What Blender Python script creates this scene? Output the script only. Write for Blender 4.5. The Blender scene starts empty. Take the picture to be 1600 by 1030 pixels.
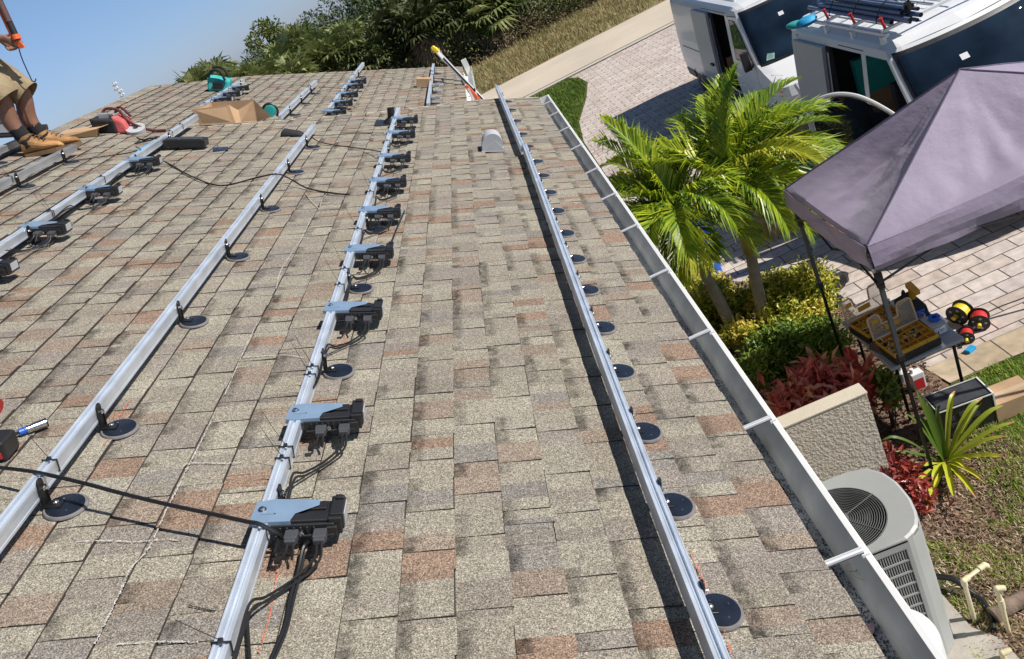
import bpy, bmesh, math, random
from mathutils import Vector, Matrix, Euler
sc = bpy.context.scene
COL = sc.collection
rad = math.radians
V = Vector

# ------------------------------------------------------------------ camera
W0, H0, FPX = 1600.0, 1030.0, 1203.3
PIT, ROL, YAW = rad(25.143), rad(28.424), rad(-8.272)
AL = rad(25.677)                      # roof pitch
CAM = V((0, 0, 5.4))
_F = V((math.sin(YAW)*math.cos(PIT), math.cos(YAW)*math.cos(PIT), -math.sin(PIT)))
_R = V((math.cos(YAW), -math.sin(YAW), 0))
_D = _F.cross(_R)
AX = math.cos(ROL)*_R + math.sin(ROL)*_D
AY = -math.sin(ROL)*_R + math.cos(ROL)*_D
AF = _F
cam_d = bpy.data.cameras.new('camera')
cam_d.sensor_width = 36; cam_d.lens = 36*FPX/W0
cam_d.clip_start = 0.05; cam_d.clip_end = 2000
cam = bpy.data.objects.new('camera', cam_d); COL.objects.link(cam)
mw = Matrix((( AX.x, -AY.x, -AF.x, CAM.x), (AX.y, -AY.y, -AF.y, CAM.y), (AX.z, -AY.z, -AF.z, CAM.z), (0, 0, 0, 1)))
cam.matrix_world = mw
sc.camera = cam
# ------------------------------------------------------------------ sky, sun, exposure
SUN = V((0.735, -0.19, 0.64)).normalized()
world = bpy.data.worlds.new("World"); sc.world = world; world.use_nodes = True
nt = world.node_tree
sky = nt.nodes.new('ShaderNodeTexSky'); sky.sky_type = 'NISHITA'; sky.sun_disc = False
sky.sun_elevation = math.asin(SUN.z)
sky.sun_rotation = math.atan2(SUN.x, SUN.y)
sky.air_density = 1.15; sky.dust_density = 0.35; sky.ozone_density = 3.2; sky.altitude = 0
tcw = nt.nodes.new('ShaderNodeTexCoord'); sx = nt.nodes.new('ShaderNodeSeparateXYZ'); nt.links.new(tcw.outputs['Generated'], sx.inputs[0])
rw = nt.nodes.new('ShaderNodeValToRGB'); nt.links.new(sx.outputs[2], rw.inputs[0])
rw.color_ramp.elements[0].position = 0.0; rw.color_ramp.elements[0].color = (1.12, 1.38, 2.4, 1)
rw.color_ramp.elements[1].position = .5; rw.color_ramp.elements[1].color = (.75, .78, .82, 1)
e3 = rw.color_ramp.elements.new(.2); e3.color = (1.45, 1.60, 1.85, 1)
mw_ = nt.nodes.new('ShaderNodeVectorMath'); mw_.operation = 'MULTIPLY'; nt.links.new(sky.outputs[0], mw_.inputs[0]); nt.links.new(rw.outputs[0], mw_.inputs[1])
nt.links.new(mw_.outputs[0], nt.nodes['Background'].inputs[0])
nt.nodes['Background'].inputs[1].default_value = 0.05
sl = bpy.data.lights.new('sun', 'SUN'); sl.energy = 5.0; sl.angle = rad(0.53); sl.color = (1.0, 0.95, 0.88)
so = bpy.data.objects.new('sun', sl); COL.objects.link(so)
so.rotation_euler = (-SUN).to_track_quat('-Z', 'Y').to_euler()
so.location = (20, 0, 30)
sc.view_settings.view_transform = 'Standard'; sc.view_settings.look = 'None'
sc.view_settings.exposure = 0.16; sc.view_settings.gamma = 1.0

# ------------------------------------------------------------------ points
S = V((math.cos(AL), 0, -math.sin(AL)))      # down the slope
NN = V((math.sin(AL), 0, math.cos(AL)))      # roof normal
HC = 1.485
RO = CAM - HC*NN
FARD = 0.10                                   # the far roof lies this much lower
def ray(px, py):
    return (AX*((px-800)/FPX) + AY*((py-515)/FPX) + AF).normalized()
def rv(px, py, hh=0, drop=0):                 # pixel -> (v, Y) on the roof plane
    d = ray(px, py); t = (HC+drop-hh)/-(NN.dot(d)); P = d*t
    return P.dot(S), P.y
def rp(v, y, hh=0, drop=0): return RO + S*v + V((0, y, 0)) + NN*(hh-drop)
def ron(px, py, hh=0, drop=0):
    v, y = rv(px, py, hh, drop); return rp(v, y, hh, drop)
def lev(px, py, z=0):
    d = ray(px, py); return CAM + d*((z-CAM.z)/d.z)
def atY(px, py, Y):
    d = ray(px, py); return CAM + d*(Y/d.y)
def roof_frame(v, y, rz=0, drop=0, hh=0):
    M = Matrix(((S.x, 0, NN.x, 0), (S.y, 1, NN.y, 0), (S.z, 0, NN.z, 0), (0, 0, 0, 1)))
    return Matrix.Translation(rp(v, y, hh, drop)) @ M @ Matrix.Rotation(rz, 4, 'Z')

# ------------------------------------------------------------------ materials
def newmat(name):
    m = bpy.data.materials.new(name); m.use_nodes = True
    n = m.node_tree; return m, n, n.nodes['Principled BSDF']
def srgb(r, g, b):
    f = lambda c: (c/255/12.92) if c/255 <= .04045 else ((c/255+.055)/1.055)**2.4
    return (f(r), f(g), f(b), 1)
def mat(name, col, rough=.6, metal=0, var=.12, scale=6, bump=0, bscale=60, spec=.5, trans=0, alpha=1, coat=0, detail=6, bdist=.01):
    m, n, b = newmat(name)
    if len(col) == 3: col = (*col, 1)
    b.inputs['Roughness'].default_value = rough; b.inputs['Metallic'].default_value = metal
    b.inputs['Specular IOR Level'].default_value = spec
    b.inputs['Coat Weight'].default_value = coat
    tc = n.nodes.new('ShaderNodeTexCoord')
    if var:
        nz = n.nodes.new('ShaderNodeTexNoise'); nz.inputs['Scale'].default_value = scale; nz.inputs['Detail'].default_value = detail
        n.links.new(tc.outputs['Object'], nz.inputs['Vector'])
        mr = n.nodes.new('ShaderNodeMapRange'); mr.inputs[1].default_value = .3; mr.inputs[2].default_value = .7
        mr.inputs[3].default_value = 1-var; mr.inputs[4].default_value = 1+var
        n.links.new(nz.outputs[0], mr.inputs[0])
        vm = n.nodes.new('ShaderNodeVectorMath'); vm.operation = 'SCALE'; vm.inputs[0].default_value = col[:3]
        n.links.new(mr.outputs[0], vm.inputs['Scale']); n.links.new(vm.outputs[0], b.inputs['Base Color'])
        if rough < .9:
            r2 = n.nodes.new('ShaderNodeMapRange'); r2.inputs[3].default_value = max(.02, rough-.08); r2.inputs[4].default_value = min(1, rough+.12)
            n.links.new(nz.outputs[0], r2.inputs[0]); n.links.new(r2.outputs[0], b.inputs['Roughness'])
    else: b.inputs['Base Color'].default_value = col
    if bump:
        nb = n.nodes.new('ShaderNodeTexNoise'); nb.inputs['Scale'].default_value = bscale; nb.inputs['Detail'].default_value = 4
        n.links.new(tc.outputs['Object'], nb.inputs['Vector'])
        bp = n.nodes.new('ShaderNodeBump'); bp.inputs['Strength'].default_value = bump; bp.inputs['Distance'].default_value = bdist
        n.links.new(nb.outputs[0], bp.inputs['Height']); n.links.new(bp.outputs[0], b.inputs['Normal'])
    if trans: b.inputs['Transmission Weight'].default_value = trans
    if alpha < 1: b.inputs['Alpha'].default_value = alpha
    return m
def ramp(n, stops, interp='LINEAR'):
    r = n.nodes.new('ShaderNodeValToRGB'); r.color_ramp.interpolation = interp
    e = r.color_ramp.elements
    while len(e) < len(stops): e.new(.5)
    for i, (p, c) in enumerate(stops):
        e[i].position = p; e[i].color = c if len(c) == 4 else (*c, 1)
    return r
def leafmat(name, cols, rough=.45, transl=.35, clump=1.2):
    """colours vary leaf by leaf and, softly, clump by clump"""
    m, n, b = newmat(name)
    g = n.nodes.new('ShaderNodeNewGeometry'); tc = n.nodes.new('ShaderNodeTexCoord')
    nz = n.nodes.new('ShaderNodeTexNoise'); nz.inputs['Scale'].default_value = clump
    n.links.new(tc.outputs['Object'], nz.inputs['Vector'])
    mx = n.nodes.new('ShaderNodeMath'); mx.operation = 'MULTIPLY_ADD'
    n.links.new(g.outputs['Random Per Island'], mx.inputs[0]); mx.inputs[1].default_value = .6
    m2 = n.nodes.new('ShaderNodeMath'); m2.operation = 'MULTIPLY_ADD'; m2.inputs[1].default_value = 1.2; m2.inputs[2].default_value = -.4
    n.links.new(nz.outputs[0], m2.inputs[0]); n.links.new(m2.outputs[0], mx.inputs[2])
    k = len(cols); r = ramp(n, [(i/(k-1), c) for i, c in enumerate(cols)])
    n.links.new(mx.outputs[0], r.inputs[0]); n.links.new(r.outputs[0], b.inputs['Base Color'])
    b.inputs['Roughness'].default_value = rough; b.inputs['Specular IOR Level'].default_value = .4
    t = n.nodes.new('ShaderNodeBsdfTranslucent'); n.links.new(r.outputs[0], t.inputs[0])
    ms = n.nodes.new('ShaderNodeMixShader'); ms.inputs[0].default_value = transl
    o = n.nodes['Material Output']
    n.links.new(b.outputs[0], ms.inputs[1]); n.links.new(t.outputs[0], ms.inputs[2]); n.links.new(ms.outputs[0], o.inputs[0])
    return m
M = {}
M['alu'] = mat('aluminium', (.66, .72, .80), .38, .55, .10, 9, .04, 90)
M['alu_dull'] = mat('dull_aluminium', (.50, .52, .54), .5, .8, .15, 5)
M['galv'] = mat('galvanised_plate', (.27, .39, .54), .34, .35, .08, 14)
M['black_p'] = mat('black_plastic', (.018, .018, .02), .42, 0, .2, 8, .1, 120)
M['black_m'] = mat('black_metal', (.015, .015, .017), .35, .3, .2, 12)
M['black_f'] = mat('black_fabric', (.02, .02, .024), .85, 0, .3, 9, .5, 40)
M['blackgrey'] = mat('charcoal_plastic', (.05, .052, .06), .5, 0, .2, 10)
M['rubber'] = mat('rubber_seal', (.17, .16, .16), .7, 0, .2, 30)
M['puck'] = mat('puck_black', (.012, .017, .030), .33, .2, .25, 20)
M['cable'] = mat('cable_black', (.012, .012, .013), .4, 0, .1, 10)
M['white_paint'] = mat('white_paint', (.80, .81, .82), .3, 0, .03, 2, coat=.3)
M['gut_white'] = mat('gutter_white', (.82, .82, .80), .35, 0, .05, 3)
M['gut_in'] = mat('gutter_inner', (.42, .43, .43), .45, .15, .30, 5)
M['chrome'] = mat('bright_steel', (.7, .7, .7), .2, 1, .05, 5)
M['red'] = mat('red_plastic', (.55, .03, .03), .4, 0, .1, 8)
M['redf'] = mat('red_fabric', (.50, .10, .10), .8, 0, .25, 14, .3, 40)
M['orange'] = mat('orange_plastic', (.75, .13, .03), .45, 0, .1, 9)
M['yellow'] = mat('yellow_plastic', (.58, .32, .03), .45, 0, .12, 9)
M['yellow2'] = mat('bright_yellow', (.80, .58, .03), .45, 0, .1, 9)
M['teal'] = mat('teal_plastic', (.03, .42, .40), .45, 0, .15, 7)
M['tealf'] = mat('teal_fabric', (.04, .40, .38), .8, 0, .2, 12, .3, 30)
M['blue'] = mat('blue_plastic', (.02, .12, .55), .4, 0, .1, 7)
M['cyan'] = mat('cyan_fabric', (.02, .34, .65), .6, 0, .15, 12)
M['cardboard'] = mat('cardboard', (.47, .31, .18), .85, 0, .10, 7, .05, 60)
M['cardtape'] = mat('card_tape', (.55, .42, .28), .4, 0, .05, 7)
M['grey_p'] = mat('grey_plastic', (.42, .43, .45), .5, 0, .06, 5)
M['ac'] = mat('unit_paint', (.37, .38, .37), .42, 0, .04, 3)
M['ac_dark'] = mat('unit_dark', (.012, .012, .012), .6, 0, .3, 6)
M['glass'] = mat('dark_glass', (.010, .020, .036), .05, 0, .8, 1.3, spec=.8)
M['glass_g'] = mat('side_glass', (.02, .05, .05), .06, 0, .3, 1.2, spec=.8)
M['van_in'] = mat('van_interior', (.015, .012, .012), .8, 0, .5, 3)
M['pvc'] = mat('aged_pvc', (.72, .64, .42), .4, 0, .08, 12)
M['conduit'] = mat('grey_conduit', (.14, .19, .30), .38, 0, .15, 8)
M['concrete'] = mat('concrete', (.42, .39, .34), .9, 0, .18, 6, .3, 60)
M['fascia'] = mat('fascia_paint', (.60, .55, .46), .7, 0, .06, 3)
M['bark'] = mat('bark', (.10, .075, .055), .9, 0, .35, 7, .8, 18)
M['glove_sock'] = mat('sock_black', (.012, .012, .014), .95, 0, .2, 30, .5, 80)
M['clear'] = mat('clear_plastic', (.66, .58, .46), .12, 0, .1, 6, trans=.4, spec=.5, alpha=.38)
M['tan'] = mat('tan_plastic', (.62, .46, .27), .5, 0, .15, 9)
M['skin'] = mat('skin', (.23, .115, .075), .55, 0, .10, 9, .1, 120)
M['khaki'] = mat('khaki_cloth', (.27, .21, .125), .9, 0, .28, 9, .5, 50)
M['boot'] = mat('tan_leather', (.34, .18, .07), .85, 0, .55, 7, .4, 60)
M['sole'] = mat('boot_sole', (.16, .10, .05), .8, 0, .2, 12)
M['shirt'] = mat('shirt_cloth', (.30, .10, .05), .9, 0, .15, 9, .3, 50)
M['hair'] = mat('hair_dark', (.02, .012, .008), .6, 0, .3, 40)

for g_ in ('glass', 'glass_g'):
    for l_ in list(M[g_].node_tree.links):
        if l_.to_socket.name == 'Roughness': M[g_].node_tree.links.remove(l_)
    bb = M[g_].node_tree.nodes['Principled BSDF']; bb.inputs['Roughness'].default_value = .01; bb.inputs['Specular IOR Level'].default_value = .45
# ------------------------------------------------------------------ mesh helper
class MB:
    def __init__(s): s.v = []; s.f = []; s.mi = []; s.cur = 0
    def add(s, vs, fs):
        o = len(s.v); s.v += [tuple(x) for x in vs]
        for f in fs: s.f.append(tuple(o+i for i in f)); s.mi.append(s.cur)
    def poly(s, *p): s.add(p, [tuple(range(len(p)))])
    def bx(s, x0, x1, y0, y1, z0, z1, T=None):
        p = [V((x, y, z)) for z in (z0, z1) for x, y in ((x0, y0), (x1, y0), (x1, y1), (x0, y1))]
        if T is not None: p = [T @ q for q in p]
        s.add(p, [(3, 2, 1, 0), (4, 5, 6, 7), (0, 1, 5, 4), (1, 2, 6, 5), (2, 3, 7, 6), (3, 0, 4, 7)])
    def hull8(s, b, t):   # two quads
        s.add(list(b)+list(t), [(3, 2, 1, 0), (4, 5, 6, 7), (0, 1, 5, 4), (1, 2, 6, 5), (2, 3, 7, 6), (3, 0, 4, 7)])
    def prism(s, poly, fn, a, b):       # poly 2d, fn(x,y,h)->3d
        n = len(poly)
        vs = [fn(x, y, a) for x, y in poly]+[fn(x, y, b) for x, y in poly]
        s.add(vs, [tuple(range(n-1, -1, -1)), tuple(range(n, 2*n))]+[(i, (i+1) % n, n+(i+1) % n, n+i) for i in range(n)])
    def tube(s, pts, r, n=8, cap=True, r1=None):
        pts = [V(p) for p in pts]; m = len(pts)
        rs = r if isinstance(r, (list, tuple)) else [r+((r1-r)*i/(m-1) if r1 is not None else 0) for i in range(m)]
        o = len(s.v); ref = None
        for i, p in enumerate(pts):
            d = (pts[min(i+1, m-1)]-pts[max(i-1, 0)])
            d = d.normalized() if d.length > 1e-9 else V((0, 0, 1))
            if ref is None: ref = d.orthogonal().normalized()
            ref = (ref - d*ref.dot(d)); ref = ref.normalized() if ref.length > 1e-6 else d.orthogonal().normalized()
            q = d.cross(ref)
            for k in range(n):
                a = 2*math.pi*k/n
                s.v.append(tuple(p+(ref*math.cos(a)+q*math.sin(a))*rs[i]))
        for i in range(m-1):
            for k in range(n):
                s.f.append((o+i*n+k, o+i*n+(k+1) % n, o+(i+1)*n+(k+1) % n, o+(i+1)*n+k)); s.mi.append(s.cur)
        if cap:
            s.f.append(tuple(o+k for k in range(n-1, -1, -1))); s.mi.append(s.cur)
            s.f.append(tuple(o+(m-1)*n+k for k in range(n))); s.mi.append(s.cur)
    def lathe(s, prof, T=None, n=20, close=True):    # prof: (r,z)
        T = T or Matrix.Identity(4); o = len(s.v); m = len(prof)
        for r, z in prof:
            for k in range(n):
                a = 2*math.pi*k/n; s.v.append(tuple(T @ V((r*math.cos(a), r*math.sin(a), z))))
        for i in range(m-1):
            for k in range(n):
                s.f.append((o+i*n+k, o+i*n+(k+1) % n, o+(i+1)*n+(k+1) % n, o+(i+1)*n+k)); s.mi.append(s.cur)
        if close:
            s.f.append(tuple(o+k for k in range(n-1, -1, -1))); s.mi.append(s.cur)
            s.f.append(tuple(o+(m-1)*n+k for k in range(n))); s.mi.append(s.cur)
    def blob(s, c, rx, ry, rz, T=None, n=12, m=8):
        prof = [(math.sin(math.pi*(i+.02)/(m+.04)), -math.cos(math.pi*(i+.02)/(m+.04))) for i in range(m+1)]
        TT = (T or Matrix.Identity(4)) @ Matrix.Translation(V(c)) @ Matrix.Diagonal((rx, ry, rz, 1))
        s.lathe(prof, TT, n)
    def build(s, name, m, parent=None, smooth=False, bevel=0, world=None, seg=2):
        me = bpy.data.meshes.new(name); me.from_pydata(s.v, [], s.f); me.update()
        ms = m if isinstance(m, (list, tuple)) else [m]
        for x in ms: me.materials.append(M[x] if isinstance(x, str) else x)
        if len(ms) > 1: me.polygons.foreach_set('material_index', s.mi)
        o = bpy.data.objects.new(name, me); COL.objects.link(o)
        if smooth:
            me.polygons.foreach_set('use_smooth', [True]*len(me.polygons))
            try: me.set_sharp_from_angle(angle=rad(40))
            except Exception: pass
        if bevel:
            b = o.modifiers.new('bevel', 'BEVEL'); b.width = bevel; b.segments = seg; b.limit_method = 'ANGLE'; b.angle_limit = rad(35)
        if parent: o.parent = parent
        if world is not None: o.matrix_world = world
        return o
def box(x0, x1, y0, y1, z0, z1, T=None):
    b = MB(); b.bx(x0, x1, y0, y1, z0, z1, T); return b
def tag(o, label=None, cat=None, group=None, kind=None):
    if label: o['label'] = label
    if cat: o['category'] = cat
    if group: o['group'] = group
    if kind: o['kind'] = kind
    return o
def thing(name, label, cat, MW=None, group=None):
    o = bpy.data.objects.new(name, None); COL.objects.link(o); o.empty_display_size = .1
    if MW is not None: o.matrix_world = MW if isinstance(MW, Matrix) else Matrix.Translation(V(MW))
    return tag(o, label, cat, group)
CH = {}
def kids(o): return [c for c in o.children]
def copy_tree(o, MW=None, parent=None):
    c = o.copy(); COL.objects.link(c)
    if parent: c.parent = parent; c.matrix_parent_inverse = o.matrix_parent_inverse.copy()
    if MW is not None: c.matrix_world = MW
    for k in kids(o): copy_tree(k, None, c)
    return c
T3 = Matrix.Translation
def RZ(a): return Matrix.Rotation(a, 4, 'Z')
def RX(a): return Matrix.Rotation(a, 4, 'X')
def RY(a): return Matrix.Rotation(a, 4, 'Y')
def catmull(P, n=8):
    P = [V(p) for p in P]; out = []
    for i in range(len(P)-1):
        p0 = P[max(i-1, 0)]; p1 = P[i]; p2 = P[i+1]; p3 = P[min(i+2, len(P)-1)]
        for k in range(n):
            t = k/n
            out.append(.5*((2*p1)+(p2-p0)*t+(2*p0-5*p1+4*p2-p3)*t*t+(3*p1-p0-3*p2+p3)*t**3))
    out.append(P[-1]); return out
ORD = ['first', 'second', 'third', 'fourth', 'fifth', 'sixth', 'seventh', 'eighth', 'ninth', 'tenth', 'eleventh', 'twelfth', 'thirteenth', 'fourteenth']

# ------------------------------------------------------------------ house and roof
def lerp_tab(tab, x):
    if x <= tab[0][0]: a, b = tab[0], tab[1]
    elif x >= tab[-1][0]: a, b = tab[-2], tab[-1]
    else:
        for i in range(len(tab)-1):
            if tab[i][0] <= x <= tab[i+1][0]: a, b = tab[i], tab[i+1]; break
    return a[1]+(b[1]-a[1])*(x-a[0])/(b[0]-a[0])
RAKE = [(-3.76, 6.98), (-3.16, 7.23), (-1.9, 7.75), (-.6, 8.30), (.4, 8.93), (.967, 9.02)]
FAR_END = [(-4.0, 10.75), (-2.8, 11.70), (-.07, 12.50), (.16, 12.52)]
EAVE_V, FAR_EAVE_V, RIDGE_V, FAR_RIDGE_V = .967, .16, -3.76, -3.95
def shingle_mat():
    m, n, b = newmat('shingle_granules')
    at = n.nodes.new('ShaderNodeAttribute'); at.attribute_name = 'tint'
    tc = n.nodes.new('ShaderNodeTexCoord')
    def noise(sc_, det=2, rough=.5):
        z = n.nodes.new('ShaderNodeTexNoise'); z.inputs['Scale'].default_value = sc_; z.inputs['Detail'].default_value = det
        z.inputs['Roughness'].default_value = rough; n.links.new(tc.outputs['Object'], z.inputs['Vector']); return z
    g1 = noise(300, 3, .75); g2 = noise(85, 2); g3 = noise(2.2, 5); g4 = noise(30, 3)
    vo = n.nodes.new('ShaderNodeTexVoronoi'); vo.inputs['Scale'].default_value = 330; n.links.new(tc.outputs['Object'], vo.inputs['Vector'])
    def mr(src, a, b_, c, d):
        r = n.nodes.new('ShaderNodeMapRange'); n.links.new(src, r.inputs[0])
        for i, x in enumerate((a, b_, c, d)): r.inputs[i+1].default_value = x
        return r.outputs[0]
    def mul(a, b_):
        k = n.nodes.new('ShaderNodeMath'); k.operation = 'MULTIPLY'
        n.links.new(a, k.inputs[0])
        if isinstance(b_, (int, float)): k.inputs[1].default_value = b_
        else: n.links.new(b_, k.inputs[1])
        return k.outputs[0]
    f = mul(mul(mr(g1.outputs[0], .30, .70, .12, 1.88), mr(g3.outputs[0], .3, .7, .92, 1.08)), mr(g2.outputs[0], .3, .7, .84, 1.16))
    cr = n.nodes.new('ShaderNodeSeparateColor'); n.links.new(vo.outputs['Color'], cr.inputs[0])
    f = mul(f, mr(cr.outputs[0], 0, 1, .5, 1.5))
    # dark granule band at the top of some tabs, alpha of the colour attribute
    bd = mul(at.outputs['Alpha'], mr(g4.outputs[0], .3, .65, .25, 1.25))
    bm = n.nodes.new('ShaderNodeMath'); bm.operation = 'MULTIPLY_ADD'; n.links.new(bd, bm.inputs[0]); bm.inputs[1].default_value = -.62; bm.inputs[2].default_value = 1; bm.use_clamp = True
    f = mul(f, bm.outputs[0])
    vm = n.nodes.new('ShaderNodeVectorMath'); vm.operation = 'SCALE'
    n.links.new(at.outputs['Color'], vm.inputs[0]); n.links.new(f, vm.inputs['Scale'])
    n.links.new(vm.outputs[0], b.inputs['Base Color']); b.inputs['Roughness'].default_value = .95; b.inputs['Specular IOR Level'].default_value = .2
    bp = n.nodes.new('ShaderNodeBump'); bp.inputs['Strength'].default_value = .55; bp.inputs['Distance'].default_value = .003
    n.links.new(g1.outputs[0], bp.inputs['Height']); n.links.new(bp.outputs[0], b.inputs['Normal'])
    return m
M['shingle'] = shingle_mat()
M['asphalt_edge'] = mat('shingle_edge', (.055, .045, .04), .9, 0, .3, 30)
PAL = [((.30, .262, .200), 12), ((.285, .245, .188), 10), ((.315, .278, .212), 8), ((.262, .222, .175), 8), ((.245, .206, .170), 7), ((.262, .196, .145), 5), ((.255, .160, .108), 4), ((.225, .200, .172), 3)]
def pick(rng):
    t = rng.random()*sum(w for _, w in PAL)
    for c, w in PAL:
        t -= w
        if t <= 0: break
    mean = (.272, .232, .180); c = tuple(m_+(x-m_)*.80 for x, m_ in zip(c, mean))
    k = rng.uniform(.93, 1.07)*.98; return (c[0]*k*.97, c[1]*k*1.01, c[2]*k*1.06)
class Shingles:
    def __init__(s): s.v = []; s.f = []; s.c = []; s.m = []
    def face(s, vs, cs, m=0):
        o = len(s.v); s.v += vs; s.f.append(tuple(range(o, o+len(vs)))); s.c += cs; s.m.append(m)
    def build(s, name, parent):
        me = bpy.data.meshes.new(name); me.from_pydata([tuple(p) for p in s.v], [], s.f)
        a = me.color_attributes.new('tint', 'FLOAT_COLOR', 'POINT')
        a.data.foreach_set('color', [x for c in s.c for x in c])
        me.materials.append(M['shingle']); me.materials.append(M['asphalt_edge'])
        me.polygons.foreach_set('material_index', s.m); me.update()
        o = bpy.data.objects.new(name, me); COL.objects.link(o); o.parent = parent; return o
def lay(sh, v_top, v_bot, y0f, y1f, drop, rng, expo=.143):
    nc = int(math.ceil((v_bot-v_top)/expo)); 
    for k in range(nc):
        v1 = v_bot-k*expo; v0 = v1-expo
        if v1 < v_top: break
        ye0, ye1 = y0f(v1), y1f(v1)
        cuts = [ye0]; y = ye0-rng.random()*.2
        while True:
            y += rng.choice([.06, .08, .09, .10, .12, .15, .19])*rng.uniform(.9, 1.1)
            if y >= ye1-.03: break
            if y > ye0+.03: cuts.append(y)
        cuts.append(ye1)
        cols = [ye0]; y = ye0
        while y < ye1: y += rng.uniform(.04, .13); cols.append(min(y, ye1))
        colv = [pick(rng) for _ in cols]
        up = rng.random() < .5
        for i in range(len(cuts)-1):
            a, b = cuts[i], cuts[i+1]; up = not up if rng.random() < .88 else up
            t = .0065+(.0042 if up else 0)+rng.uniform(-.0006, .0012)
            base_band = 0 if rng.random() < .35 else rng.uniform(.5, 1.1)
            jb = rng.uniform(-.004, .003); j2 = rng.uniform(-.002, .002)
            subs = sorted([a, b]+[c for c in cols if a+.02 < c < b-.02])
            for q in range(len(subs)-1):
                c0, c1 = subs[q], subs[q+1]
                mid = (c0+c1)/2; ci = 0
                while ci < len(cols)-1 and cols[ci+1] < mid: ci += 1
                col = colv[ci]
                if rng.random() < .6 and q == 0: band = base_band
                else: band = base_band*rng.choice([0, 1, 1])
                g = .0016 if q == 0 else 0
                tw = (rng.uniform(-.0015, .0015) if q == 0 else 0)
                lv = [(v0, .0008, band), (v0+.030, .0008+t*.25, band*.85), (v0+.052, .0008+t*.4, 0), (v1+jb, t, 0)]
                for (va, ha, ba), (vb, hb, bb) in zip(lv, lv[1:]):
                    P = [rp(va, c0+g+tw, ha, drop), rp(vb, c0+g-tw, hb, drop), rp(vb, c1-j2*.5, hb, drop), rp(va, c1, ha, drop)]
                    sh.face(P, [(*col, ba), (*col, bb), (*col, bb), (*col, ba)])
                dk = (*col, 0)
                P = [rp(v1+jb, c0+g-tw, t, drop), rp(v1+jb, c0+g-tw, -.002, drop), rp(v1+jb, c1-j2*.5, -.002, drop), rp(v1+jb, c1-j2*.5, t, drop)]
                sh.face(P, [dk]*4, 1)
                if q == 0:
                    sh.face([rp(v0, c0+g+tw, .0008, drop), rp(v0, c0+g+tw, -.002, drop), rp(v1+jb, c0+g-tw, -.002, drop), rp(v1+jb, c0+g-tw, t, drop)], [dk]*4, 1)
                if q == len(subs)-2:
                    sh.face([rp(v0, c1, .0008, drop), rp(v1+jb, c1-j2*.5, t, drop), rp(v1+jb, c1-j2*.5, -.002, drop), rp(v0, c1, -.002, drop)], [dk]*4, 1)
house = thing('house', 'single-storey house with a brown and tan shingle roof under the solar rails', 'house', (0, 0, 0))
rng = random.Random(4)
sh = Shingles(); lay(sh, RIDGE_V+.05, EAVE_V, lambda v: -2.5, lambda v: lerp_tab(RAKE, v), 0, rng)
roof_main = sh.build('roof_shingles', house)
sh = Shingles(); lay(sh, FAR_RIDGE_V+.05, FAR_EAVE_V, lambda v: lerp_tab(RAKE, v)-.25, lambda v: lerp_tab(FAR_END, v), FARD, rng)
sh.build('far_roof_shingles', house)
# deck under the shingles, drip edges, rear slope, ridge caps
d = MB()
def slab(mb, pts, th, drop):
    top = [rp(v, y, -.003, drop) for v, y in pts]; bot = [rp(v, y, -.003-th, drop) for v, y in pts]; n = len(pts)
    mb.add(top+bot, [tuple(range(n)), tuple(range(2*n-1, n-1, -1))]+[(i, n+i, n+(i+1) % n, (i+1) % n) for i in range(n)])
near_poly = [(RIDGE_V, -2.5), (EAVE_V-.01, -2.5), (EAVE_V-.01, 9.0)]+[(v, y-.012) for v, y in reversed(RAKE[:-1])]
slab(d, near_poly, .03, 0); d.build('roof_deck', 'asphalt_edge', house)
d = MB(); far_poly = [(FAR_RIDGE_V, 6.7), (FAR_EAVE_V-.01, 8.3), (FAR_EAVE_V-.01, 12.5)]+[(v, y-.012) for v, y in reversed(FAR_END[:-1])]
slab(d, far_poly, .03, FARD); d.build('far_roof_deck', 'asphalt_edge', house)
d = MB()
for (v0, y0), (v1, y1) in zip(RAKE, RAKE[1:]):
    d.hull8([rp(v0, y0, -.10), rp(v1, y1, -.10), rp(v1, y1+.02, -.10), rp(v0, y0+.02, -.10)], [rp(v0, y0, .004), rp(v1, y1, .004), rp(v1, y1+.02, .004), rp(v0, y0+.02, .004)])
d.build('rake_trim', M['fascia'], house)
d = MB(); E0 = rp(EAVE_V, 0)
d.bx(E0.x-.045, E0.x-.022, -2.5, 9.0, E0.z-.20, E0.z-.015)
d.bx(E0.x-.50, E0.x-.047, -2.5, 8.9, E0.z-.20, E0.z-.185)
d.build('fascia_board', 'fascia', house)
M['stucco'] = mat('stucco', (.33, .295, .235), .95, 0, .06, 5, 1.0, 75, detail=3)
wl = MB(); wl.bx(-6.3, E0.x-.48, -2.4, 6.6, 0, E0.z-.205); wl.build('wall', 'stucco', house)
wl = MB(); wl.bx(-6.31, -1.25, 6.5, 11.2, 0, E0.z-.21); wl.build('wall', 'stucco', house)
rd = MB(); a0 = rp(RIDGE_V, 0); 
rd.hull8([V((a0.x, -2.5, a0.z-.05)), V((a0.x-3.6, -2.5, a0.z-1.78)), V((a0.x-3.6, 7, a0.z-1.78)), V((a0.x, 7, a0.z-.05))],
         [V((a0.x, -2.5, a0.z-.01)), V((a0.x-3.6, -2.5, a0.z-1.74)), V((a0.x-3.6, 7, a0.z-1.74)), V((a0.x, 7, a0.z-.01))])
a1 = rp(FAR_RIDGE_V, 0, 0, FARD)
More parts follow.
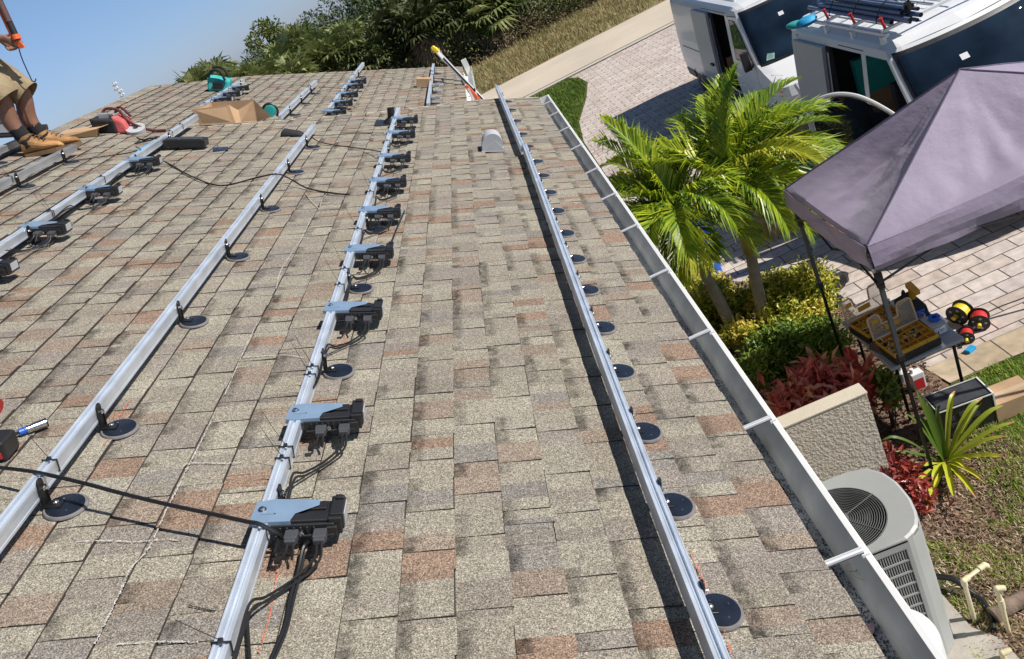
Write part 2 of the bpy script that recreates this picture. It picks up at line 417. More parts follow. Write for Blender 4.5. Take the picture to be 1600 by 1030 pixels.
rd.hull8([V((a1.x, 6.9, a1.z-.05)), V((a1.x-3.6, 6.9, a1.z-1.78)), V((a1.x-3.6, 10.7, a1.z-1.78)), V((a1.x, 10.7, a1.z-.05))],
         [V((a1.x, 6.9, a1.z-.01)), V((a1.x-3.6, 6.9, a1.z-1.74)), V((a1.x-3.6, 10.7, a1.z-1.74)), V((a1.x, 10.7, a1.z-.01))])
M['rear_shingle'] = mat('rear_shingle', (.33, .28, .22), .95, 0, .3, 30, .3, 200)
rd.build('rear_slope', 'rear_shingle', house)
sh = Shingles()
for (rvv, ya, yb, dp) in ((RIDGE_V, -2.5, 7.0, 0), (FAR_RIDGE_V, 6.95, 10.72, FARD)):
    y = ya
    while y < yb:
        c = pick(rng); cc = (*c, 0); y2 = min(y+.145, yb)
        a = rp(rvv, y, .010, dp); b_ = rp(rvv, y2, .016, dp); ra = rp(rvv+.15, y, .012, dp); rb = rp(rvv+.15, y2, .018, dp)
        la = a+V((-.13, 0, -.066)); lb = b_+V((-.13, 0, -.066))
        sh.face([a, ra, rb, b_], [cc]*4); sh.face([la, a, b_, lb], [cc]*4)
        sh.face([ra, rp(rvv+.15, y, 0, dp), rp(rvv+.15, y2, 0, dp), rb], [cc]*4, 1)
        sh.face([b_, rb, rb-NN*.012, b_-NN*.012], [cc]*4, 1); sh.face([lb, b_, b_-NN*.012, lb-NN*.012], [cc]*4, 1)
        y = y2
sh.build('ridge_cap', house)
# roof vents belong to the roof
pv = thing('plumbing_vent', None, None, rp(-.60, 7.62)); pv.parent = house
b = MB(); Tn = (Matrix(((S.x, 0, NN.x, 0), (S.y, 1, NN.y, 0), (S.z, 0, NN.z, 0), (0, 0, 0, 1))))
b.lathe([(.002, .012), (.085, .01), (.075, .03), (.045, .055), (.042, .06)], Tn, 16)
b.bx(-.16, .14, -.14, .14, .004, .012, Tn); b.build('boot_flashing', 'black_p', pv, True)
b = MB(); b.lathe([(.036, .03), (.036, .15), (.030, .15), (.030, .10)], Tn, 16); b.build('vent_pipe', 'black_p', pv, True)
gv = bpy.data.objects.new('hood_vent', None); COL.objects.link(gv); gv.parent = house; gv.matrix_world = roof_frame(.31, 6.42, 0)
b = MB(); b.bx(-.092, .098, -.080, .12, .0115, .0145)
b.build('flashing', mat('vent_flange', (.5, .5, .5), .5, 0, .1, 9), gv)
b = MB()       # half-round hood, open downslope side
N_ = 14; prof = []
for i in range(N_+1):
    a = math.pi*i/N_; prof.append((-.085*math.cos(a), .065+.092*math.sin(a)))
prof = [(-.085, .012)]+prof+[(.085, .012)]
for i in range(len(prof)-1):
    (xa, za), (xb, zb) = prof[i], prof[i+1]
    b.hull8([V((xa, -.07, za)), V((xb, -.07, zb)), V((xb, .11, zb)), V((xa, .11, za))], [V((xa*.96, -.066, za*.97)), V((xb*.96, -.066, zb*.97)), V((xb*.96, .106, zb*.97)), V((xa*.96, .106, za*.97))])
b.add([V((x, -.07, z)) for x, z in prof], [tuple(range(len(prof)-1, -1, -1))])
b.prism([(-.085, .012), (.085, .012), (.12, .012), (.02, .10)], lambda x, z, h: V((x, h, z)), -.076, -.071)
M['vent_grey'] = mat('vent_grey', (.50, .52, .55), .45, .1, .06, 12)
b.build('vent_hood', 'vent_grey', gv, True)
# chalk and crayon marks on the shingles
M['chalk'] = mat('chalk_line', (.54, .52, .48), .95, 0, .45, 90)
M['redchalk'] = mat('red_crayon', (.62, .18, .12), .95, 0, .25, 60)
def chalk(pts, w, m, gaps=.0, hh=.0128, name='chalk_mark'):
    """dusty, broken line of small specks lying on the granules"""
    mb = MB(); P = catmull([V((v, y, 0)) for v, y in pts], 8); r = random.Random(len(pts)*7+int(w*1e4)+int(abs(pts[0][0])*1e3)); w = w*.46
    for a, b_ in zip(P, P[1:]):
        L_ = (b_-a).length; d_ = (b_-a).normalized(); s_ = V((-d_.y, d_.x, 0)); n_ = max(1, int(L_/.0011)); dens = .35+.65*(r.random() > gaps)
        for q in range(n_):
            if r.random() > dens: continue
            c = a+d_*L_*(q+r.random())/n_+s_*r.gauss(0, w*.33); e = r.uniform(.0007, .0020); an = r.random()*6.28
            mb.poly(*[rp(c.x+e*math.cos(an+k*1.57)*(1+.4*(k % 2)), c.y+e*1.3*math.sin(an+k*1.57), hh) for k in range(4)])
    o = mb.build(name, m, house); o['kind'] = 'stuff'; return o
cp = [(150, 1012), (168, 975), (190, 930), (205, 895), (235, 860), (262, 800), (278, 770), (290, 745), (310, 705), (335, 655)]
chalk([rv(*p) for p in cp], .0075, 'chalk', .10)
chalk([rv(*p) for p in [(352, 622), (372, 575), (385, 545), (402, 510)]], .006, 'chalk', .3)
chalk([rv(*p) for p in [(432, 455), (440, 425), (462, 390), (474, 372), (486, 345)]], .008, 'chalk', .15)
chalk([rv(*p) for p in [(500, 325), (505, 312), (516, 300)]], .008, 'chalk', .2)
chalk([rv(*p) for p in [(380, 562), (425, 560), (448, 559), (475, 563)]], .006, 'chalk', .1)
chalk([rv(*p) for p in [(285, 737), (300, 728), (345, 729), (378, 728)]], .005, 'chalk', .35)
chalk([rv(*p) for p in [(120, 852), (170, 850), (215, 852), (255, 848), (280, 850)]], .006, 'chalk', .35)
chalk([rv(*p) for p in [(185, 1013), (230, 1010), (265, 1008), (310, 1010)]], .007, 'chalk', .3)
chalk([rv(*p) for p in [(44, 871), (50, 862), (53, 855)]], .006, 'chalk', .0)
chalk([rv(*p) for p in [(465, 316), (490, 317), (512, 316)]], .006, 'chalk', .2)
chalk([rv(*p) for p in [(448, 376), (470, 375), (484, 376)]], .006, 'chalk', .2)
for L_ in ([(1080, 868), (1095, 905), (1108, 935)], [(1128, 985), (1136, 1005), (1142, 1030)], [(435, 890), (428, 940), (418, 985), (405, 1025)], [(205, 630), (185, 660), (165, 700)], [(545, 505), (541, 520), (538, 545)], [(520, 545), (535, 540)]):
    chalk([rv(*p) for p in L_], .006, 'redchalk', .45)
# asphalt scuffs and seams caught as thin black lines
chalk([rv(*p) for p in [(295, 951), (318, 957), (338, 961)]], .006, 'black_f', 0, .0129, name='scuff_mark')
chalk([rv(*p) for p in [(182, 462), (192, 466), (199, 468)]], .006, 'black_f', 0, .0129, name='scuff_mark')

# ------------------------------------------------------------------ gutter
EX, EZ = E0.x, E0.z
gut = thing('roof_gutter', 'long white gutter with grey inside along the shingle eave', 'gutter', (EX, 0, EZ))
prof = [(-.018, -.028), (-.018, -.150), (.054, -.150), (.062, -.128), (.072, -.104), (.096, -.082), (.116, -.062), (.116, -.048)]
def extr(mb, prof, y0, y1):
    for (xa, za), (xb, zb) in zip(prof, prof[1:]):
        mb.poly(V((xa, y0, za)), V((xb, y0, zb)), V((xb, y1, zb)), V((xa, y1, za)))
bo = MB(); extr(bo, [(x+.0, z) for x, z in prof], -2.5, 9.12)
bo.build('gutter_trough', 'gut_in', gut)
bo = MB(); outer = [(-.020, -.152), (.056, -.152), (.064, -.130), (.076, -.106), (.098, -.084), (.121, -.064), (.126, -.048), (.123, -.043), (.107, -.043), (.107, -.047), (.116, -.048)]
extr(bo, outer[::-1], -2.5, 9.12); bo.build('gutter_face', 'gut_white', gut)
bo = MB(); bo.prism([(-.02, -.152), (.08, -.152), (.106, -.089), (.129, -.05), (.129, -.041), (-.02, -.028)], lambda x, z, h: V((x, h, z)), 9.12, 9.126); bo.build('end_cap', 'gut_white', gut)
for y in (-.4, .28, .92, 1.55, 2.22, 2.92, 3.63, 4.36, 5.03, 5.72, 6.51, 7.26, 8.03, 8.67):
    hb = MB(); hb.bx(-.004, .108, y-.008, y+.008, -.034, -.030); hb.bx(-.004, .108, y-.008, y-.0055, -.0345, -.022); hb.bx(-.004, .108, y+.0055, y+.008, -.0345, -.022)
    hb.bx(.100, .121, y-.012, y+.012, -.047, -.035); o = hb.build('gutter_hanger', 'white_paint', gut)
M['debris'] = mat('wet_granules', (.035, .035, .04), .8, 0, .5, 60)
db = MB(); r = random.Random(9)
for i in range(16000):
    y = r.uniform(.6, 9.0) if r.random() < .6 else r.uniform(.6, 3.5)
    x = r.uniform(-.016, .052); s_ = r.uniform(.0008, .0026)
    a = r.random()*6.28; z = -.1495+r.uniform(0, .002)
    db.poly(*[V((EX+x+s_*math.cos(a+k*2.09), y+s_*1.4*math.sin(a+k*2.09), EZ+z+(.002 if k == 1 else 0))) for k in range(3)])
for i in range(900):          # clumps of leaf litter
    y = r.choice([1.25, 1.33, 1.62, 2.0, 2.75, 3.2, 4.6])+r.gauss(0, .05); x = r.uniform(-.014, .03); s_ = r.uniform(.002, .006); a = r.random()*6.28; z = -.149+r.uniform(0, .010)
    db.poly(*[V((EX+x+s_*math.cos(a+k*2.09), y+s_*1.6*math.sin(a+k*2.09), EZ+z+(.004 if k == 1 else 0))) for k in range(3)])
o = db.build('gutter_debris', 'debris'); tag(o, 'dark granules and leaf litter lying in the gutter', 'debris', kind='stuff')
lf = MB(); P0 = V((EX+.02, 1.395, EZ-.135))
lf.add([P0+V((.0, -.02, .004)), P0+V((.018, -.006, .012)), P0+V((.022, .012, .006)), P0+V((0, .022, .002)), P0+V((-.018, .008, .01)), P0+V((-.016, -.01, .005)), P0+V((0, 0, .016))], [(0, 1, 6), (1, 2, 6), (2, 3, 6), (3, 4, 6), (4, 5, 6), (5, 0, 6)])
M['pinkleaf'] = mat('pale_pink_leaf', (.42, .27, .28), .6, 0, .15, 30)
tag(lf.build('dead_leaf', 'pinkleaf'), 'pale pink dead leaf lying in the gutter', 'leaf')
tw = MB(); a0 = lev(1325, 905, EZ-.10); 
tw.tube(catmull([lev(1320, 884, EZ-.11), lev(1333, 880, EZ-.105), lev(1338, 892, EZ-.10), lev(1328, 893, EZ-.10), lev(1334, 900, EZ-.09), lev(1349, 907, EZ-.085)], 6), .0016, 5)
M['straw'] = mat('straw', (.5, .44, .33), .7, 0, .1, 30)
tag(tw.build('curled_twig', 'straw'), 'thin curled pale twig caught in the gutter', 'twig')

# ------------------------------------------------------------------ solar rails
RAILH = .100
RP = [(-.018, .050), (.018, .050), (.018, .058), (.0165, .060), (.0165, .086), (.018, .088), (.018, .100), (.0145, .100), (.0138, .0985), (.0078, .0985), (.0065, .100), (.0048, .100), (.004, .091), (-.004, .091), (-.0048, .100), (-.0065, .100), (-.0078, .0985), (-.0138, .0985), (-.0145, .100), (-.018, .100), (-.018, .088), (-.0165, .086), (-.0165, .060), (-.018, .058)]
def rail_local(pts, vb, yb):
    mb = MB(); n = len(RP); o = 0
    for v, y in pts:
        mb.v += [(v-vb+x, y-yb, z) for x, z in RP]
    for i in range(len(pts)-1):
        for k in range(n):
            mb.f.append((i*n+k, i*n+(k+1) % n, (i+1)*n+(k+1) % n, (i+1)*n+k)); mb.mi.append(0)
    mb.f.append(tuple(range(n))); mb.mi.append(0)
    mb.f.append(tuple((len(pts)-1)*n+k for k in range(n-1, -1, -1))); mb.mi.append(0)
    return mb
proto_mount = None
def mount(parent, x, y):
    """round flashing puck with its L foot and bolt, on the downslope side of the rail"""
    global proto_mount
    if proto_mount is None:
        b = MB(); b.lathe([(.062, .008), (.062, .012), (.058, .0170), (.053, .016)], T3((0, 0, 0)), 28); o = b.build('roof_mount', 'rubber', parent, True)
        b = MB(); b.lathe([(.0535, .014), (.053, .0185), (.004, .0205)], None, 28)
        b.cur = 1
        for k in range(4): b.lathe([(.0028, .0180), (.0028, .0208)], T3((.032*math.cos(k*1.57+.5), .032*math.sin(k*1.57+.5), 0)), 6)
        b.lathe([(.009, .0245), (.009, .031), (.006, .034), (.002, .036)], T3((-.024, 0, 0)), 6)
        b.build('flashing_disc', ['puck', 'chrome'], o, True)
        b = MB(); 
        b.bx(-.050, -.006, -.017, .017, .019, .0245); b.bx(-.055, -.0495, -.016, .016, .019, .100)
        for k in (-1, 1): b.bx(-.0555, -.045, k*.016-.002, k*.016+.002, .019, .085)
        b.tube([(-.0555, 0, .100), (-.0495, 0, .100)], .016, 14); b.build('l_foot', 'black_m', o, False, .002)
        b = MB()
        b.tube([(-.0505, 0, .082), (-.036, 0, .082)], .0045, 8); b.tube([(-.0495, 0, .082), (-.043, 0, .082)], .008, 6); b.build('bolt', 'chrome', o)
        proto_mount = o; c = o
    else: c = copy_tree(proto_mount, None, parent)
    c.location = (x, y, 0); return c
proto_tie = None
def tie(parent, x, y, tail=True, lean=(0, 0), w=.018):
    b = MB(); b.tube([(x-w-.003, y, .062), (x-w-.003, y, .104), (x+w+.003, y, .104), (x+w+.003, y, .062), (x-w-.003, y, .062)], .0028, 6)
    b.bx(x-.006, x+.005, y-.005, y+.005, .104, .113)
    o = b.build('cable_tie', 'black_p', parent)
    if tail:
        # tails stand roughly plumb, which leans upslope-down in the roof frame
        up = V((-math.sin(AL)+lean[0], lean[1], math.cos(AL))).normalized()
        b = MB(); b.tube([V((x, y, .11)), V((x, y, .11))+up*.07, V((x, y, .11))+up*.14+V((.004, 0, 0))], .0012, 5, r1=.0007); b.build('tie_tail', 'black_p', o)
    return o
rails = {}
def rail(key, pts, label, mounts=(), ties=(), drop=0, group='solar mounting rails', m='alu'):
    vb, yb = pts[0][0], (pts[0][1]+pts[-1][1])/2
    t = thing('mounting_rail', label, 'rail', roof_frame(vb, yb, 0, drop), group)
    rail_local(pts, vb, yb).build('rail_bar', m, t)
    for y in mounts: mount(t, lerp_tab([(p[1], p[0]) for p in sorted(pts, key=lambda q: q[1])], y)-vb+.0737, y-yb)
    for q in ties: tie(t, lerp_tab([(p[1], p[0]) for p in sorted(pts, key=lambda q: q[1])], q[0])-vb, q[0]-yb, True, (q[1], q[2]))
    rails[key] = (t, vb, yb); return t
rail('r4', [(.553, -1.2), (.549, 1.15), (.543, 1.77), (.546, 2.9), (.554, 4.4), (.563, 6.25)], 'rightmost silver rail nearest the gutter, its near length, casting a wide dark shadow',
     [-.2, .5, 1.374, 1.782, 2.173, 2.597, 2.992, 3.411, 3.836, 4.254, 4.688, 5.108, 5.55, 5.98])
rail('r4b', [(.541, 6.17), (.526, 7.8), (.513, 9.32)], 'rightmost silver rail nearest the gutter, its far length jutting past the roof edge', [6.5, 7.0, 7.6, 8.2, 8.7])
rail('r3', [(-.556, -1.2), (-.553, 3.0), (-.549, 7.95)], 'silver rail in the middle of the roof carrying a row of microinverters', [-.2, .6, 1.83, 2.678, 3.507, 4.404, 5.3, 6.2, 7.1],
     [(.60, 0, 0), (1.28, -.1, -.35), (1.98, .12, -.2), (2.04, -.16, .3), (2.50, 0, .1), (2.56, .1, -.1), (3.35, -.1, .3), (3.55, .05, .1), (4.15, -.05, .1), (4.9, .1, .1), (5.6, -.1, .1), (6.4, 0, .1)])
rail('r2', [(-1.262, -1.2), (-1.252, 2.9), (-1.260, 7.16)], 'bare silver rail running from the lower left corner, with cables laid over it', [.5, 1.2, 1.909, 2.324, 3.182, 3.996, 4.856, 5.78, 6.6], [(2.02, .02, .02)])
rail('r1', [(-2.38, -.5), (-2.41, 4.05), (-2.45, 7.70)], 'silver rail on the left carrying microinverters and the black junction box', [2.5, 3.4, 4.3, 5.1, 6.0, 6.8], [(5.4, -.1, .1), (4.62, .05, .1), (4.60, -.2, .15), (6.9, .1, .1), (7.2, -.1, 0)])
rail('r0', [(-3.05, .5), (-3.07, 4.5), (-3.05, 6.45)], 'dull rail beside the tan work boot', [3.2, 4.3, 5.5, 6.2], [(5.45, -.2, .1), (5.2, .2, .1)], m='alu_dull')
rail('rm', [(-3.59, 1.5), (-3.59, 6.75)], 'dull rail closest to the ridge behind the legs', [3.2, 4.8, 6.2], [], m='alu_dull')
rail('f1', [(-2.72, 8.75), (-2.74, 10.75)], 'far silver rail behind the open cardboard box, crowded with microinverters', [9.1, 9.9, 10.5], [(9.4, 0, 0), (8.9, .1, 0)], FARD)
rail('f2', [(-1.77, 8.15), (-1.77, 10.55)], 'bare silver rail on the far roof, second from the left', [8.6, 9.3, 10.0], [(9.95, 0, 0), (10.05, .1, 0)], FARD)
rail('f3', [(-1.33, 8.55), (-1.34, 12.35)], 'silver rail on the far roof with five microinverters, its end over the roof edge', [9.0, 9.8, 10.6, 11.4], [(8.9, 0, 0), (9.6, .1, 0), (10.3, 0, .1), (11.0, .1, 0)], FARD)
rail('f4', [(-.28, 8.75), (-.28, 12.15)], 'bare silver rail on the far roof beside the ladder', [9.2, 10.0, 10.9, 11.7], [], FARD)

# ------------------------------------------------------------------ microinverters
def make_inverter(first_hook=False):
    t = thing('microinverter', 'x', 'inverter', Matrix.Identity(4), 'microinverters clamped along the rails')
    b = MB()
    pl = [(-.034, -.048), (.075, -.050), (.084, -.020), (.145, .012), (.145, .034), (.02, .046), (-.03, .036)]
    b.prism(pl, lambda x, y, h: V((x, y, h)), .0800, .0825); b.bx(-.034, .076, -.052, -.0485, .066, .0825)
    o = b.build('bracket', 'galv', t, False, .0008)
    b = MB(); b.bx(-.008, .03, -.0205, -.0195, .0826, .0832); b.lathe([(.012, .0825), (.012, .0845), (.0075, .085), (.0075, .0905), (.004, .092)], T3((-.008, 0, 0)), 12)
    for x, y in ((.03, -.02),): b.lathe([(.003, .0825), (.003, .0842)], T3((x, y, 0)), 6)
    b.build('clamp_bolt', 'chrome', o)
    b = MB(); b.bx(.022, .192, -.056, .044, .036, .070); b.bx(.060, .185, -.048, -.015, .070, .078); b.bx(.09, .165, .002, .036, .070, .0775)
    for k in range(6): b.bx(.045+k*.018, .052+k*.018, -.062, -.056, .040, .066)
    b.bx(.03, .19, -.064, -.056, .034, .040)
    o = b.build('housing', 'black_p', t, False, .004)
    b = MB(); b.lathe([(.0075, 0), (.0075, .008), (.0045, .009), (.0045, .004)], T3((.105, -.062, .050)) @ RX(rad(90)), 12); b.build('lug', 'chrome', o)
    b = MB(); b.bx(.176, .212, -.052, .048, .030, .084); b.bx(.180, .216, -.040, .036, .036, .090); b.bx(.184, .204, .036, .060, .060, .080)
    b.bx(.170, .200, -.062, -.048, .030, .062); b.bx(.190, .214, .020, .034, .088, .098)
    b.build('end_cover', 'black_p', t, False, .003)
    b = MB(); b.bx(.2165, .219, -.030, .028, .045, .082); b.build('edge_label', 'grey_p', t)
    for x in (.062, .138):
        b = MB(); b.bx(x, x+.036, -.094, -.058, .036, .060); b.bx(x+.003, x+.033, -.106, -.090, .040, .058); o = b.build('connector', 'blackgrey', t, False, .003)
    b = MB()
    b.tube(catmull([(.150, -.104, .048), (.146, -.135, .020), (.10, -.185, .002), (.045, -.25, .010), (.024, -.31, .050), (.026, -.42, .055), (.024, -.56, .045), (.027, -.66, .055)], 6), .0038, 7)
    b.tube(catmull([(.163, -.104, .048), (.160, -.140, .018), (.108, -.195, .000), (.05, -.26, .006), (.030, -.32, .040), (.028, -.44, .048), (.030, -.57, .040), (.026, -.66, .050)], 6), .0038, 7)
    b.build('dc_cable', 'cable', t, True)
    b = MB(); b.tube(catmull([(.074, -.105, .048), (.070, -.12, .035), (.060, -.13, .022), (.052, -.128, .016)], 5), .004, 7)
    b.tube(catmull([(.088, -.105, .048), (.09, -.122, .034), (.088, -.135, .02)], 5), .004, 7)
    b.bx(.042, .058, -.138, -.118, .010, .022); b.build('plug_lead', 'cable', t, True)
    return t
INV = []
proto_inv = make_inverter()
def inv_at(v, y, rz, label, drop=0):
    c = proto_inv if not INV else copy_tree(proto_inv)
    c.matrix_world = roof_frame(v, y, rz, drop, .022); c['label'] = label; INV.append(c); return c
ys3 = [rv(x, y, .105)[1] for x, y in [(425, 796), (480, 641), (530, 477), (563, 386), (583, 325), (596, 279), (605, 241), (617, 205), (622, 183)]]
for i, y in enumerate(ys3):
    inv_at(-.552, y, rad((0, 2, -1, 1, 0, 2, -1, 0, 1)[i]), 'black microinverter under a blue-grey bracket on the middle rail, '+('nearest to the camera' if i == 0 else ORD[i]+' from the near end'))
for i, (x, y) in enumerate([(8, 408), (72, 349), (146, 292), (214, 247)]):
    inv_at(-2.42, rv(x, y, .105)[1], rad(-3+2*i), 'black microinverter on the left rail below the black junction box, '+ORD[i]+' from the lower left')
for i, (x, y) in enumerate([(524, 172), (535, 157), (545, 144), (554, 131), (560, 124)]):
    inv_at(-1.335, rv(x, y, .105, FARD)[1], 0, 'small distant microinverter on the far middle rail, '+ORD[i]+' from its near end', FARD)
for i, (x, y) in enumerate([(325, 161), (338, 152), (350, 143), (366, 134)]):
    inv_at(-2.73, rv(x, y, .105, FARD)[1], 0, 'distant microinverter on the far left rail by the teal bag, '+ORD[i]+' from the box', FARD)

# ------------------------------------------------------------------ ground, road, drive
def ground_mat(name, c1, c2, c3, sc1=1.2, sc2=30, bump=.6):
    m, n, b = newmat(name); tc = n.nodes.new('ShaderNodeTexCoord')
    def nz(s, d_):
        z = n.nodes.new('ShaderNodeTexNoise'); z.inputs['Scale'].default_value = s; z.inputs['Detail'].default_value = d_; z.inputs['Roughness'].default_value = .65
        n.links.new(tc.outputs['Object'], z.inputs['Vector']); return z
    a = nz(sc1, 6); f = nz(sc2, 5)
    r1 = ramp(n, [(.35, c1), (.52, c2), (.68, c3)]); n.links.new(a.outputs[0], r1.inputs[0])
    mr = n.nodes.new('ShaderNodeMapRange'); mr.inputs[1].default_value = .3; mr.inputs[2].default_value = .7; mr.inputs[3].default_value = .45; mr.inputs[4].default_value = 1.5
    n.links.new(f.outputs[0], mr.inputs[0])
    vm = n.nodes.new('ShaderNodeVectorMath'); vm.operation = 'SCALE'; n.links.new(r1.outputs[0], vm.inputs[0]); n.links.new(mr.outputs[0], vm.inputs['Scale'])
    n.links.new(vm.outputs[0], b.inputs['Base Color']); b.inputs['Roughness'].default_value = .95; b.inputs['Specular IOR Level'].default_value = .15
    bp = n.nodes.new('ShaderNodeBump'); bp.inputs['Strength'].default_value = bump; bp.inputs['Distance'].default_value = .03
    n.links.new(f.outputs[0], bp.inputs['Height']); n.links.new(bp.outputs[0], b.inputs['Normal'])
    return m
def sheet(name, pts, z, m, kind='structure'):
    mb = MB(); mb.poly(*[V((x, y, z)) for x, y in pts]); o = mb.build(name, m); o['kind'] = kind; return o
sheet('ground', [(-400, -150), (400, -150), (400, 500), (-400, 500)], 0, ground_mat('dry_ground', (.10, .12, .04), (.16, .125, .07), (.23, .17, .10)))
M['dirt'] = ground_mat('bed_soil', (.12, .08, .055), (.27, .19, .135), (.38, .29, .22), 2.2, 55, 1)
M['verge'] = ground_mat('verge_grass', (.17, .18, .07), (.33, .27, .14), (.42, .33, .20), .5, 14, .8)
M['lawn'] = ground_mat('lawn_base', (.06, .095, .02), (.10, .14, .03), (.17, .15, .06), 1.5, 60, .8)
def paver_mat(name, bw, rh, cols, rot=0, mort=(.07, .06, .05), msize=.008):
    m, n, b = newmat(name); tc = n.nodes.new('ShaderNodeTexCoord'); mp = n.nodes.new('ShaderNodeMapping')
    mp.inputs['Rotation'].default_value = (0, 0, rot); n.links.new(tc.outputs['Object'], mp.inputs[0])
    nd = n.nodes.new('ShaderNodeTexNoise'); nd.inputs['Scale'].default_value = 3.5; n.links.new(tc.outputs['Object'], nd.inputs['Vector'])
    vs = n.nodes.new('ShaderNodeVectorMath'); vs.operation = 'SCALE'; n.links.new(nd.outputs['Color'], vs.inputs[0]); vs.inputs['Scale'].default_value = .02
    va = n.nodes.new('ShaderNodeVectorMath'); n.links.new(mp.outputs[0], va.inputs[0]); n.links.new(vs.outputs[0], va.inputs[1])
    br = n.nodes.new('ShaderNodeTexBrick'); n.links.new(va.outputs[0], br.inputs['Vector'])
    br.inputs['Scale'].default_value = 1; br.inputs['Brick Width'].default_value = bw; br.inputs['Row Height'].default_value = rh
    br.inputs['Mortar Size'].default_value = msize; br.inputs['Mortar Smooth'].default_value = .3; br.inputs['Bias'].default_value = 0
    br.inputs['Color1'].default_value = (0, 0, 0, 1); br.inputs['Color2'].default_value = (1, 1, 1, 1); br.inputs['Mortar'].default_value = (.5, .5, .5, 1)
    r = ramp(n, [(i/(len(cols)-1), c) for i, c in enumerate(cols)]); n.links.new(br.outputs['Color'], r.inputs[0])
    nz = n.nodes.new('ShaderNodeTexNoise'); nz.inputs['Scale'].default_value = 9; nz.inputs['Detail'].default_value = 7; n.links.new(tc.outputs['Object'], nz.inputs['Vector'])
    mr = n.nodes.new('ShaderNodeMapRange'); mr.inputs[1].default_value = .3; mr.inputs[2].default_value = .7; mr.inputs[3].default_value = .78; mr.inputs[4].default_value = 1.2; n.links.new(nz.outputs[0], mr.inputs[0])
    vm = n.nodes.new('ShaderNodeVectorMath'); vm.operation = 'SCALE'; n.links.new(r.outputs[0], vm.inputs[0]); n.links.new(mr.outputs[0], vm.inputs['Scale'])
    mx = n.nodes.new('ShaderNodeMixRGB'); n.links.new(br.outputs['Fac'], mx.inputs[0]); n.links.new(vm.outputs[0], mx.inputs[1]); mx.inputs[2].default_value = (*mort, 1)
    n.links.new(mx.outputs[0], b.inputs['Base Color']); b.inputs['Roughness'].default_value = .85
    bp = n.nodes.new('ShaderNodeBump'); bp.inputs['Strength'].default_value = .8; bp.inputs['Distance'].default_value = .01; bp.invert = True
    n.links.new(br.outputs['Fac'], bp.inputs['Height']); n.links.new(bp.outputs[0], b.inputs['Normal'])
    return m
M['paver'] = paver_mat('driveway_pavers', .40, .235, [(.48, .39, .335), (.60, .515, .455), (.56, .49, .46), (.67, .59, .52), (.53, .44, .39), (.63, .55, .49)], 0)
M['paver_b'] = paver_mat('border_pavers', .36, .36, [(.46, .35, .22), (.52, .42, .29), (.42, .33, .22)], 0)
M['road'] = mat('road_asphalt', (.62, .53, .42), .9, 0, .09, .5, .4, 60)
DR = [(2.56, 6.42), (30, 6.62), (30, 28.7), (1.95, 28.3), (2.25, 27.6), (2.35, 26.2), (1.95, 24.2), (1.32, 21.9), (1.10, 19.8), (1.05, 14.0), (.90, 10.6), (1.55, 9.9), (2.1, 9.2), (2.48, 8.4), (2.50, 7.2)]
sheet('driveway', DR, .012, 'paver')
sheet('driveway_border', [(2.62, 6.10), (30, 6.30), (30, 6.66), (2.56, 6.46)], .016, 'paver_b')
sheet('driveway_border', [(-30, 28.35), (30, 28.6), (30, 28.95), (-30, 28.7)], .020, mat('concrete_edge', (.55, .50, .44), .9, 0, .1, 2))
sheet('road', [(-300, 28.4), (300, 29.6), (300, 34.3), (-300, 33.2)], .008, 'road')
sheet('verge', [(-300, 33.25), (300, 34.35), (300, 47), (-300, 47)], .006, 'verge')
sheet('grass', [(-6, 28.2), (1.92, 28.25), (2.24, 27.6), (2.32, 26.2), (1.92, 24.2), (1.30, 21.9), (1.08, 19.8), (1.03, 14.0), (-1.2, 14)], .010, 'lawn')
sheet('planting_bed', [(.1, 4.5), (1.75, 4.5), (1.95, 4.9), (2.55, 5.9), (2.60, 6.40), (2.52, 7.2), (2.50, 8.4), (2.12, 9.2), (1.57, 9.9), (.9, 10.5), (.1, 11)], .010, 'dirt')
sheet('grass', [(2.15, 4.75), (2.5, 4.3), (3.2, 3.6), (8, 3.6), (8, 6.35), (2.62, 6.12), (2.5, 5.75), (2.3, 5.3)], .006, 'lawn')
sheet('concrete_pad', [(.25, 2.6), (1.50, 2.7), (1.44, 3.55), (1.33, 3.70), (1.26, 4.6), (.25, 4.6)], .035, 'concrete')
